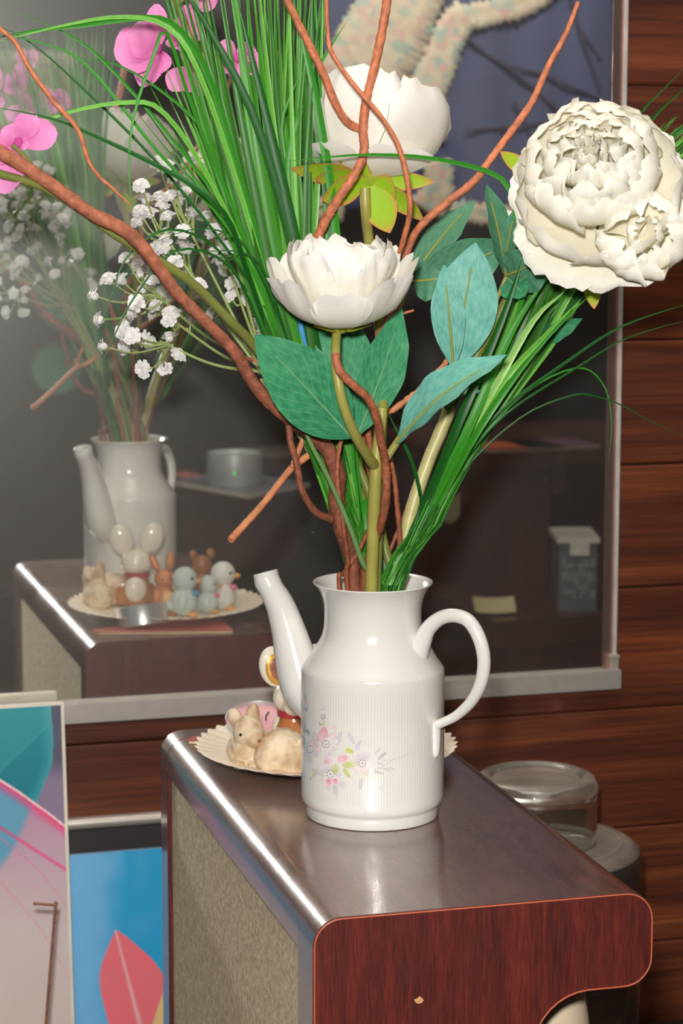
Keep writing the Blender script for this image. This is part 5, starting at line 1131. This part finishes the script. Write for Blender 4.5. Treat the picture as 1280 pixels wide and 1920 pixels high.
twig('curly willow twig with a cut end winding before the main stem', [(629, 664), (632, 682), (640, 700), (664, 724), (690, 748), (706, 783), (713, 824), (722, 868), (724, 920), (718, 968), (706, 1005), (690, 1050), (682, 1095)], [-0.092, -0.098, -0.095, -0.08, -0.058, -0.052, -0.03, -0.02], [0.0032, 0.0033, 0.0032, 0.0034, 0.0034, 0.0030], M_twig, [inpot(-0.006, 0.016, 0.10)])
twig('thin willow shoot hanging straight before the thick branch', [(640, 820), (633, 862), (633, 907), (640, 958), (646, 1005), (652, 1052), (650, 1100)], [-0.034, -0.034, -0.030, -0.018], [0.0018, 0.0019, 0.0020], M_twig, [inpot(-0.012, 0.012, 0.09)])
twig('short orange willow shoot crossing low over the pot mouth', [(690, 994), (672, 1034), (645, 1074), (636, 1102)], [-0.012, -0.016], [0.0020, 0.0020], M_twig, [inpot(-0.014, 0.008, 0.09)])
twig('pale broken willow stick pointing down left with a raw end', [(432, 1013), (447, 996), (494, 944), (541, 884), (560, 867), (592, 845), (640, 815)], [-0.01, 0.0, 0.02, 0.02], [0.0030, 0.0028, 0.0029, 0.0028], M_twigl, None,
     shoots=[([(548, 876), (558, 850), (570, 820)], 0.004, [0.0024, 0.0022]), ([(556, 868), (546, 866)], [0.0, 0.0], [0.0020, 0.0012])])
twig('thin knobbly willow twig right of the main stem low down', [(728, 850), (733, 870), (740, 905), (745, 958), (749, 1008), (751, 1064)], [-0.02, -0.012], [0.0020, 0.0021, 0.0021], M_twig, [inpot(0.02, 0.002, 0.14)], jit=0.14)
twig('pale knobbly willow twig slanting up right behind the teal leaf', [(842, 660), (838, 676), (822, 696), (805, 717), (770, 744), (738, 768), (722, 782), (706, 860), (703, 980), (702, 1095)], [0.0, 0.0, 0.0, 0.0, 0.01, 0.012], [0.0022, 0.0026, 0.0022, 0.0024], M_twigl, [inpot(0.0, -0.018, 0.1)], jit=0.18)
twig('orange willow twig half hidden behind the lowest peony left side', [(524, 528), (535, 572), (548, 622), (562, 652), (590, 690), (624, 790), (648, 890), (650, 1000), (664, 1095)], [0.02, 0.018, 0.018], [0.0026, 0.0026, 0.0028], M_twig, [inpot(-0.013, -0.014, 0.1)],
     shoots=[([(536, 630), (530, 612), (532, 596)], 0.01, [0.0016, 0.0009])])
twig('tiny forked orange willow tip between the right leaves', [(926, 505), (930, 490), (932, 478), (926, 470)], [0.02, 0.02], [0.0016, 0.0012, 0.0008], M_twig, None, shoots=[([(930, 484), (940, 480)], [0.02, 0.02], [0.0010, 0.0006]), ([(929, 486), (918, 480)], [0.02, 0.02], [0.0010, 0.0006]), ([(926, 505), (905, 560), (870, 680), (800, 860), (720, 1060), (708, 1098)], [0.02, 0.02], [0.0014, 0.0016])])
rbn = MB(); P = path([(563, 592), (566, 620), (574, 650), (592, 682), (606, 706)], 0.0); 
v = []; f = []
Q = catmull(P, 16)
for i, p in enumerate(Q): v += [p-RV*0.0030, p+RV*0.0030, p+RV*0.0030-TV*0.0008, p-RV*0.0030-TV*0.0008]
for i in range(16):
    for k in range(4): f.append((i*4+k, i*4+(k+1) % 4, (i+1)*4+(k+1) % 4, (i+1)*4+k))
tag(mesh_obj('blue_strip', v, f, plain('blue plastic strip', rgb(40, 130, 196), 0.4)), 'narrow blue plastic strip tucked behind the green leaf', 'strip')

# --- orchid sprays
G3 = 'pink orchid sprays'
def orchid_petal(parent, c, d, n, ln, half, seed, name='petal', cup=0.12):
    rnd = random.Random(seed); d = Vector(d).normalized(); n = (Vector(n)-d*Vector(n).dot(d)).normalized(); wv = d.cross(n); v = []; f = []; cols = []; nv, nu = 9, 8
    for j in range(nv+1):
        t = j/nv; hw = half*(math.sin(min(1, t/0.62)*PI/2)**0.7 if t < 0.62 else max(0.05, math.cos((t-0.62)/0.38*PI/2))**0.55); cc = c+d*(ln*t)+n*(cup*ln*math.sin(t*2.4))
        for i in range(nu+1):
            u = i/nu*2-1; v.append(cc+wv*(u*hw)+n*(0.18*hw*u*u+0.002*noise.noise(Vector((u*3, t*3, seed))))); st_ = 0.5+0.5*math.sin(u*26)
            cols.append(mixc(mixc(rgb(214, 90, 168)[:3], rgb(238, 150, 204)[:3], t), rgb(244, 178, 218)[:3], st_*0.35)+(1,))
    for j in range(nv):
        for i in range(nu): f.append((j*(nu+1)+i, j*(nu+1)+i+1, (j+1)*(nu+1)+i+1, (j+1)*(nu+1)+i))
    return mesh_obj(name, v, f, M_orchid, parent, True, cols)
def orchid(parent, px, py, dy, petals, seed):
    c = B(px, py, dy); h = MB().ball(c, (0.004, 0.004, 0.005), 10, 8); h = h.build('blossom', M_orchid, parent)
    a_ = h.data.color_attributes.new('Col', 'FLOAT_COLOR', 'POINT'); a_.data.foreach_set('color', list(rgb(206, 84, 160))*len(h.data.vertices))
    for i, (x, y, hf, fw_) in enumerate(petals):
        d = B(x, y, dy)-c; ln = d.length; orchid_petal(h, c, d-TV*(-fw_*ln), TV+Vector((0, 0, 0.25)), ln, hf*PXM, seed*10+i)
o1 = thing('orchid_spray', 'pink artificial orchid spray with several blossoms behind the upper grass', 'flower', G3)
MB().tube(path([(316, -30), (330, 2), (346, 46), (380, 124), (420, 212), (456, 296), (492, 378), (518, 440), (545, 520), (585, 640), (625, 780), (660, 930), (690, 1040), (700, 1098)], [0.05, 0.045, 0.035, 0.02, 0.01, 0.01]), [0.0026, 0.0028, 0.0030, 0.0032], 10, 60).build('spray_stem', M_stemd, o1)
MB().tube(path([(332, 8), (352, -10), (368, -40)], 0.045), 0.0018, 8, 8).build('spray_stem', M_stemd, o1)
orchid(o1, 296, 92, 0.05, [(212, 108, 44, 0.1), (232, 62, 36, 0.25), (266, 166, 24, 0.1), (252, 140, 40, 0.0), (294, 8, 20, 0.0), (300, 140, 24, 0.2)], 1)
orchid(o1, 340, 62, 0.055, [(312, 62, 26, 0.1), (344, 96, 30, 0.3), (374, 40, 24, 0.0), (366, 10, 20, 0.0), (362, 92, 24, 0.1)], 2)
orchid(o1, 356, 128, 0.06, [(318, 172, 24, 0.1), (392, 176, 26, 0.1), (352, 176, 20, 0.2), (366, 90, 22, 0.0), (382, 112, 20, 0.0)], 3)
orchid(o1, 442, 110, 0.06, [(492, 128, 22, 0.1), (478, 92, 20, 0.0), (402, 88, 24, 0.1), (408, 132, 22, 0.1), (446, 150, 18, 0.1)], 4)
orchid(o1, 378, -6, 0.05, [(400, 16, 20, 0.1), (362, 14, 16, 0.1), (410, -20, 20, 0.0), (352, -30, 20, 0.0)], 5)
o2 = thing('orchid_spray', 'pink artificial orchid spray at the left edge beside the thick willow branch', 'flower', G3)
MB().tube(path([(-40, 312), (0, 326), (50, 340), (92, 357), (150, 392), (215, 440), (302, 492), (363, 533), (430, 600), (466, 636), (500, 682), (548, 770), (620, 860), (664, 905), (690, 968), (720, 1046), (732, 1100)], [-0.06, -0.05, -0.03, -0.005, 0.015, 0.01]), [0.0030, 0.0032, 0.0036, 0.0038, 0.0040, 0.0042], 10, 70).build('spray_stem', M_stemd, o2)
MB().tube(path([(94, 356), (66, 320), (40, 288), (22, 272)], -0.05), [0.0020, 0.0016], 8, 12).build('spray_stem', M_stemd, o2)
orchid(o2, 34, 268, -0.045, [(66, 214, 22, 0.1), (106, 248, 28, 0.1), (56, 268, 14, 0.4), (8, 366, 26, 0.1), (-30, 300, 26, 0.0), (4, 240, 24, 0.1)], 6)
orchid(o2, -40, 200, -0.03, [(-10, 150, 24, 0.1), (-80, 200, 28, 0.1), (-20, 240, 26, 0.1), (-60, 150, 24, 0.0)], 7)

# --- baby's breath
BL_ = [(540, 197), (590, 225), (600, 262), (525, 290), (468, 287), (405, 355), (430, 457), (445, 570), (538, 573), (540, 475), (520, 510), (565, 525), (625, 540), (650, 560), (725, 535), (758, 610), (617, 668), (703, 660), (585, 385), (655, 345), (670, 400), (615, 330), (650, 290), (700, 350), (735, 430), (730, 460), (712, 90), (785, 80), (720, 30), (672, 155), (706, 138), (805, 158), (748, 215), (795, 262), (848, 310), (855, 350), (910, 435), (820, 465), (660, 430), (575, 430), (620, 380), (828, 8), (590, 40), (645, 10), (920, 75), (985, 70), (965, 150), (920, 170), (960, 240), (1000, 300), (990, 360), (1065, 375), (1030, 305), (1095, 420), (1090, 460), (1105, 500), (1005, 140), (940, 210), (780, 130)]
BL_ = [(x*0.4375, 400+y*0.4375) for x, y in BL_]+[(x*0.5, y*0.5) for x, y in [(530, 700), (590, 610), (625, 628), (650, 680), (695, 725), (748, 690), (785, 725), (720, 598), (800, 630), (865, 730), (545, 750), (600, 745), (640, 740), (565, 805), (610, 775), (630, 815), (725, 800), (620, 880), (685, 870), (775, 815), (520, 835), (590, 935), (705, 940), (800, 880), (850, 850), (880, 920), (675, 760), (525, 795), (775, 615)]]
bb = thing('babys_breath_spray', "white artificial baby's breath spray with many tiny blossoms left of the grass", 'flower')
bmesh_vars = []
for k in range(4):                                   # four blossom shapes share their meshes
    rr = random.Random(k+3); m = MB()
    for lay in range(3):
        npt = 9-lay*2
        for i in range(npt):
            a = 2*PI*i/npt+lay*0.4+rr.uniform(-.15, .15); r = (0.0056, 0.0042, 0.0025)[lay]*rr.uniform(0.85, 1.1); z = (0.0, 0.0014, 0.0026)[lay]; w_ = 0.0019
            d = Vector((math.cos(a), math.sin(a), 0)); s_ = Vector((-d.y, d.x, 0))
            m.add([Vector((0, 0, z)), d*r*0.55+s_*w_*0.8+Vector((0, 0, z+0.0010)), d*r*0.92+s_*w_*0.7+Vector((0, 0, z+0.0012)), d*r+Vector((0, 0, z+0.0006)), d*r*0.92-s_*w_*0.7+Vector((0, 0, z+0.0012)), d*r*0.55-s_*w_*0.8+Vector((0, 0, z+0.0010))], [(0, 1, 5), (1, 2, 4, 5), (2, 3, 4)])
    m.ball((0, 0, 0.0002), (0.0026, 0.0026, 0.0028), 8, 5)
    me = bpy.data.meshes.new('blossom'); me.from_pydata([tuple(v_) for v_ in m.v], [], m.f); me.materials.append(M_blossom); bmesh_vars.append(me)
hubs = [(400, 560), (330, 605), (300, 640), (420, 470), (350, 500), (285, 545), (455, 545), (345, 410), (420, 400), (300, 430)]
joint = B(505, 700, 0.03)
rr = random.Random(2); hubobj = []
def bdy(px, py): return 0.10+0.0006*(330-px)*0+rr.uniform(-0.035, 0.035)
for hi_, (hx, hy) in enumerate(hubs):
    hp = B(hx, hy, 0.09); m = MB(); m.tube([joint+Vector((rr.uniform(-.004, .004), 0, rr.uniform(-.006, .006))), joint.lerp(hp, 0.5)+Vector((0, 0, -0.006)), hp], [0.0014, 0.0012, 0.0010], 6, 14)
    mine = [b_ for b_ in BL_ if min(range(len(hubs)), key=lambda q: (hubs[q][0]-b_[0])**2+(hubs[q][1]-b_[1])**2) == hi_]; spots = []
    for (x, y) in mine:
        e = B(x, y, bdy(x, y)); k = rr.uniform(0.25, 0.6); node_ = joint.lerp(hp, 1-0.12*rr.random()); mid = node_.lerp(e, 0.55)+Vector((0, 0, -0.006)); m.tube([node_, mid, e], [0.0010, 0.0008, 0.0007], 5, 8); m.ball(mid, 0.0012, 6, 4); spots.append((e, (e-mid).normalized()))
    bo = m.build('branch', M_thin, bb)
    for (e, d) in spots:
        o = bpy.data.objects.new('blossom', rr.choice(bmesh_vars)); COL.objects.link(o); o.parent = bo
        d = (d+TV*0.7+Vector((rr.uniform(-.5, .5), rr.uniform(-.5, .5), rr.uniform(-.3, .5)))).normalized(); o.matrix_world = frame_to(e, d) @ Matrix.Scale(rr.uniform(1.15, 1.55), 4)
m = MB()
for i in range(7):
    o_ = Vector((rr.uniform(-.005, .005), rr.uniform(-.005, .005), rr.uniform(-.006, .006)))
    m.tube([joint+o_*1.5]+[p+o_*s for p, s in zip(path([(535, 748), (572, 812), (618, 900), (655, 1000), (676, 1096)], [0.025, 0.015]), (1.2, 1, .8, .6, .5))]+[inpot(-0.006, -0.02, 0.1)], 0.0013, 6, 26)
m.build('main_stalk', M_thin, bb)

# --- plain front stem and spare olive stems
gst = thing('bare_sprig', 'thin bare green sprig slanting across the front of the bouquet foot', 'stem')
MB().tube(path([(560, 770), (580, 827), (616, 897), (653, 982), (678, 1052), (698, 1100)], [-0.04, -0.04, -0.035, -0.024])+[inpot(0.002, 0.018, 0.12)], [0.0015, 0.0020, 0.0022], 8, 30).build('stem_body', plain('grass green stem', rgb(104, 140, 84), 0.4), gst)
gs2 = thing('bare_sprig', 'olive bare sprig behind the main stem of the front peony', 'stem')
MB().tube(path([(618, 780), (650, 830), (681, 897), (704, 960), (722, 1030), (738, 1098)], [0.02, 0.0])+[inpot(0.014, -0.008, 0.12)], [0.0036, 0.0040], 10, 30).build('stem_body', M_stemd, gs2)

# --- grass bunches
def blade(parent, pts, hw, col, tipcol=None, seed=0, n=14, roll=0.0):
    P = catmull(pts, n); v = []; f = []; cols = []
    for i, p in enumerate(P):
        t = i/n; tg = (P[min(i+1, n)]-P[max(i-1, 0)]).normalized(); toc = (CAM-p).normalized(); nr = (toc-tg*toc.dot(tg)).normalized(); nr = Matrix.Rotation(roll, 3, tg) @ nr; wd = tg.cross(nr)
        w_ = hw*(min(1, 0.55+t*1.6))*(1 if t < 0.55 else max(0.04, 1-((t-0.55)/0.45)**1.7)); c = mixc(col, tipcol or col, t)+(1,)
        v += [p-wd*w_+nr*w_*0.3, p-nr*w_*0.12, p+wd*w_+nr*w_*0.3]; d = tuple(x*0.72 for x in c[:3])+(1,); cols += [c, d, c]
    for i in range(n):
        a = i*3; f += [(a, a+1, a+4, a+3), (a+1, a+2, a+5, a+4)]
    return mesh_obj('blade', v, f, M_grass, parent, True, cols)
DGc, MGc, LGc, XGc = rgb(28, 96, 28)[:3], rgb(60, 150, 38)[:3], rgb(124, 198, 80)[:3], rgb(170, 220, 126)[:3]
ga = thing('grass_bunch', 'tall bunch of green artificial grass fanning up left out of the pot', 'grass', 'artificial grass bunches')
rg = random.Random(21)
for i in range(108):
    t = rg.random()**0.9; jx = rg.gauss(0, 10)
    top = 285+t*330+jx; y0_ = -60-rg.random()*50
    pts = [(682+rg.uniform(-12, 14), 1100), (612+t*34+rg.uniform(-8, 8), 880), (512+t*84+rg.uniform(-10, 10), 640), (396+t*196+rg.uniform(-12, 12), 300), (top, y0_)]
    if i < 18:                                        # shorter outer ones that spread left
        s = rg.random(); pts = [(676+rg.uniform(-10, 10), 1100), (600, 880), (508+s*20, 660), (430+s*40, 440+s*30), (300+s*120+rg.uniform(-50, 30), 110+rg.uniform(-40, 120))]
    dy = rg.uniform(-0.015, 0.075); bd_ = rg.uniform(-0.02, 0.02)
    c = rg.choices([DGc, MGc, LGc, XGc], [5, 6, 2.6, 0.6])[0]; c = mixc(c, (0.01, 0.05, 0.01), rg.uniform(0, 0.35)); P = path(pts, [0.0, 0.0, dy*0.6, dy, dy+bd_])
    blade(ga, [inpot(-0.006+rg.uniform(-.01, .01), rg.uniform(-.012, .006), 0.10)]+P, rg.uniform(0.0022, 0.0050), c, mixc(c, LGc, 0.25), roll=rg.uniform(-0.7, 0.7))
# single blades that can be followed in the picture
for (pts, dy, hw, c) in [
    ([(690, 1096), (650, 760), (632, 480), (604, 300), (592, 150), (585, -30)], 0.0, 0.0034, DGc), ([(690, 1096), (660, 800), (630, 430), (598, 215), (574, 100), (545, -20)], -0.01, 0.0034, MGc), ([(692, 1096), (655, 820), (622, 560), (612, 350), (600, 200), (592, -10)], 0.005, 0.0036, MGc),
    ([(688, 1096), (620, 800), (560, 480), (500, 220), (440, -20)], -0.012, 0.0042, DGc), ([(686, 1096), (614, 800), (548, 470), (480, 230), (395, 60), (330, -40)], -0.014, 0.0034, DGc),
    ([(684, 1096), (640, 700), (568, 480), (540, 330), (556, 230), (598, 125), (650, 40)], 0.01, 0.0026, MGc), ([(684, 1096), (640, 700), (580, 480), (530, 260), (545, 180), (570, 130)], 0.02, 0.0014, MGc),
    ([(680, 1096), (600, 850), (520, 580), (450, 330), (390, 140), (330, 50), (265, 33), (150, 48), (60, 58), (-30, 76)], -0.03, 0.0026, MGc), ([(680, 1096), (600, 850), (515, 580), (440, 330), (370, 130), (310, 48), (220, 32), (110, 50), (-30, 85)], -0.035, 0.0020, LGc),
    ([(680, 1096), (600, 850), (510, 640), (460, 500), (420, 400), (330, 330), (160, 247), (80, 218), (-30, 198)], -0.05, 0.0020, DGc), ([(680, 1096), (598, 850), (512, 620), (448, 450), (372, 300), (300, 205), (240, 192), (150, 205), (60, 235), (-30, 275)], -0.045, 0.0018, LGc),
    ([(680, 1096), (600, 850), (520, 600), (440, 420), (330, 270), (200, 120), (120, 60), (20, 20)], -0.02, 0.0014, MGc), ([(680, 1096), (600, 850), (520, 620), (430, 430), (300, 290), (170, 130), (90, 84), (-20, 62)], -0.025, 0.0014, MGc), ([(680, 1096), (600, 850), (520, 620), (420, 460), (290, 300), (160, 170), (60, 82), (-20, 40)], -0.01, 0.0012, DGc),
    ([(680, 1096), (600, 850), (520, 600), (440, 400), (360, 200), (312, 60), (286, 110), (258, 190), (244, 260), (242, 330), (250, 400)], -0.05, 0.0013, MGc), ([(680, 1096), (590, 850), (500, 640), (420, 480), (320, 430), (240, 480), (205, 566), (172, 660)], -0.02, 0.0010, DGc), ([(680, 1096), (590, 850), (500, 640), (430, 500), (330, 470), (250, 560), (210, 640), (186, 690)], -0.022, 0.0010, DGc),
    ([(680, 1096), (610, 860), (540, 640), (470, 480), (430, 440), (360, 430), (250, 470)], -0.03, 0.0008, DGc), ([(680, 1096), (610, 860), (540, 640), (490, 500), (430, 470), (340, 480)], -0.03, 0.0008, DGc), ([(680, 1096), (610, 860), (520, 640), (480, 560), (440, 380), (380, 240), (240, 130), (133, 106)], -0.0, 0.0016, MGc),
    ([(672, 1096), (640, 1000), (614, 900), (600, 830), (560, 690)], 0.02, 0.0034, MGc), ([(674, 1096), (640, 1010), (610, 900), (594, 800), (570, 700)], 0.03, 0.0042, DGc), ([(700, 1096), (690, 980), (670, 860), (650, 740), (640, 640)], 0.03, 0.0036, MGc), ([(722, 1096), (715, 1000), (700, 900), (688, 800)], 0.025, 0.0034, DGc), ([(735, 1096), (728, 1040), (700, 990), (668, 930)], 0.01, 0.0018, MGc)]:
    blade(ga, path(pts, [0, 0, dy, dy, dy]), hw, c, n=26 if len(pts) > 6 else 16, roll=rg.uniform(-0.35, 0.35))
gb_ = thing('grass_bunch', 'bunch of green artificial grass leaning right behind the large peony', 'grass', 'artificial grass bunches')
for i in range(62):
    t = rg.random(); s = rg.random(); k = 1.0 if i < 40 else rg.uniform(0.55, 0.9)
    pts = [(728+rg.uniform(-14, 22), 1100), (790+t*26+rg.uniform(-5, 5), 980), (842+t*34+rg.uniform(-6, 6), 860), (925+t*112+rg.uniform(-8, 8), 640), (985+t*150+rg.uniform(-8, 8), 480)]
    if k == 1: pts += [(1130+t*160, 330-t*40+rg.uniform(-20, 20)), (1230+t*170, 230-t*70+s*40)]
    else: pts = pts[:4]+[(pts[3][0]+(pts[4][0]-pts[3][0])*k+rg.uniform(-10, 16), pts[3][1]+(pts[4][1]-pts[3][1])*k)]
    c = rg.choices([DGc, MGc, LGc, XGc], [7, 5, 1.5, 0.6])[0]; c = mixc(c, (0.01, 0.04, 0.01), rg.uniform(0.05, 0.45)); dy = rg.uniform(-0.02, 0.03)
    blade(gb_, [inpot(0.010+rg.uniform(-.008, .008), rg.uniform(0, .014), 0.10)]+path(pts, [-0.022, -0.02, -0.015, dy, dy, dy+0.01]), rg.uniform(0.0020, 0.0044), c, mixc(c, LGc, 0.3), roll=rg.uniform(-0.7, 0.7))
for (pts, dy, hw, c) in [
    ([(735, 1096), (800, 985), (860, 870), (940, 770), (1060, 680), (1170, 610), (1320, 560)], -0.03, 0.0015, DGc), ([(738, 1096), (802, 985), (866, 872), (950, 775), (1080, 690), (1180, 632), (1320, 592)], -0.035, 0.0010, DGc),
    ([(738, 1096), (805, 985), (880, 870), (980, 780), (1070, 742), (1112, 742), (1165, 760), (1220, 790), (1320, 835)], -0.035, 0.0007, DGc), ([(738, 1096), (805, 985), (870, 860), (980, 740), (1080, 690), (1130, 720), (1146, 790), (1140, 868)], -0.03, 0.0007, MGc),
    ([(730, 1096), (800, 960), (880, 800), (950, 660), (978, 560), (984, 480), (966, 400), (938, 333), (829, 300), (713, 290), (620, 294), (530, 303)], -0.05, 0.0020, MGc),
    ([(735, 1096), (785, 960), (786, 920), (770, 860), (745, 810), (724, 768)], -0.035, 0.0014, DGc),
    ([(735, 1096), (850, 850), (960, 640), (1080, 460), (1200, 250), (1300, 150)], -0.01, 0.0024, DGc), ([(735, 1096), (850, 850), (965, 640), (1090, 470), (1220, 290), (1320, 210)], -0.01, 0.0026, DGc), ([(735, 1096), (850, 850), (970, 640), (1110, 480), (1230, 340), (1320, 250)], -0.01, 0.0030, LGc), ([(735, 1096), (850, 850), (980, 640), (1130, 480), (1240, 400), (1330, 320)], -0.01, 0.0026, MGc), ([(735, 1096), (860, 850), (990, 650), (1130, 520), (1240, 430), (1330, 390)], -0.01, 0.0024, DGc), ([(735, 1096), (850, 850), (955, 640), (1060, 460), (1170, 250), (1290, 120)], -0.01, 0.0020, DGc),
    ([(728, 1096), (845, 870), (930, 720), (1000, 600), (1060, 545)], -0.05, 0.0030, XGc), ([(730, 1096), (850, 870), (940, 720), (1010, 640), (1090, 560)], -0.05, 0.0026, LGc), ([(720, 1096), (800, 960), (880, 800), (960, 620), (1040, 500)], -0.045, 0.0036, MGc), ([(722, 1096), (790, 960), (860, 790), (940, 600), (985, 470)], -0.045, 0.0036, DGc), ([(740, 1096), (812, 960), (900, 800), (1000, 660), (1110, 548)], -0.05, 0.0030, MGc)]:
    blade(gb_, path(pts, [-0.025, -0.02, dy, dy, dy]), hw, c, n=30 if len(pts) > 6 else 16, roll=rg.uniform(-0.35, 0.35))
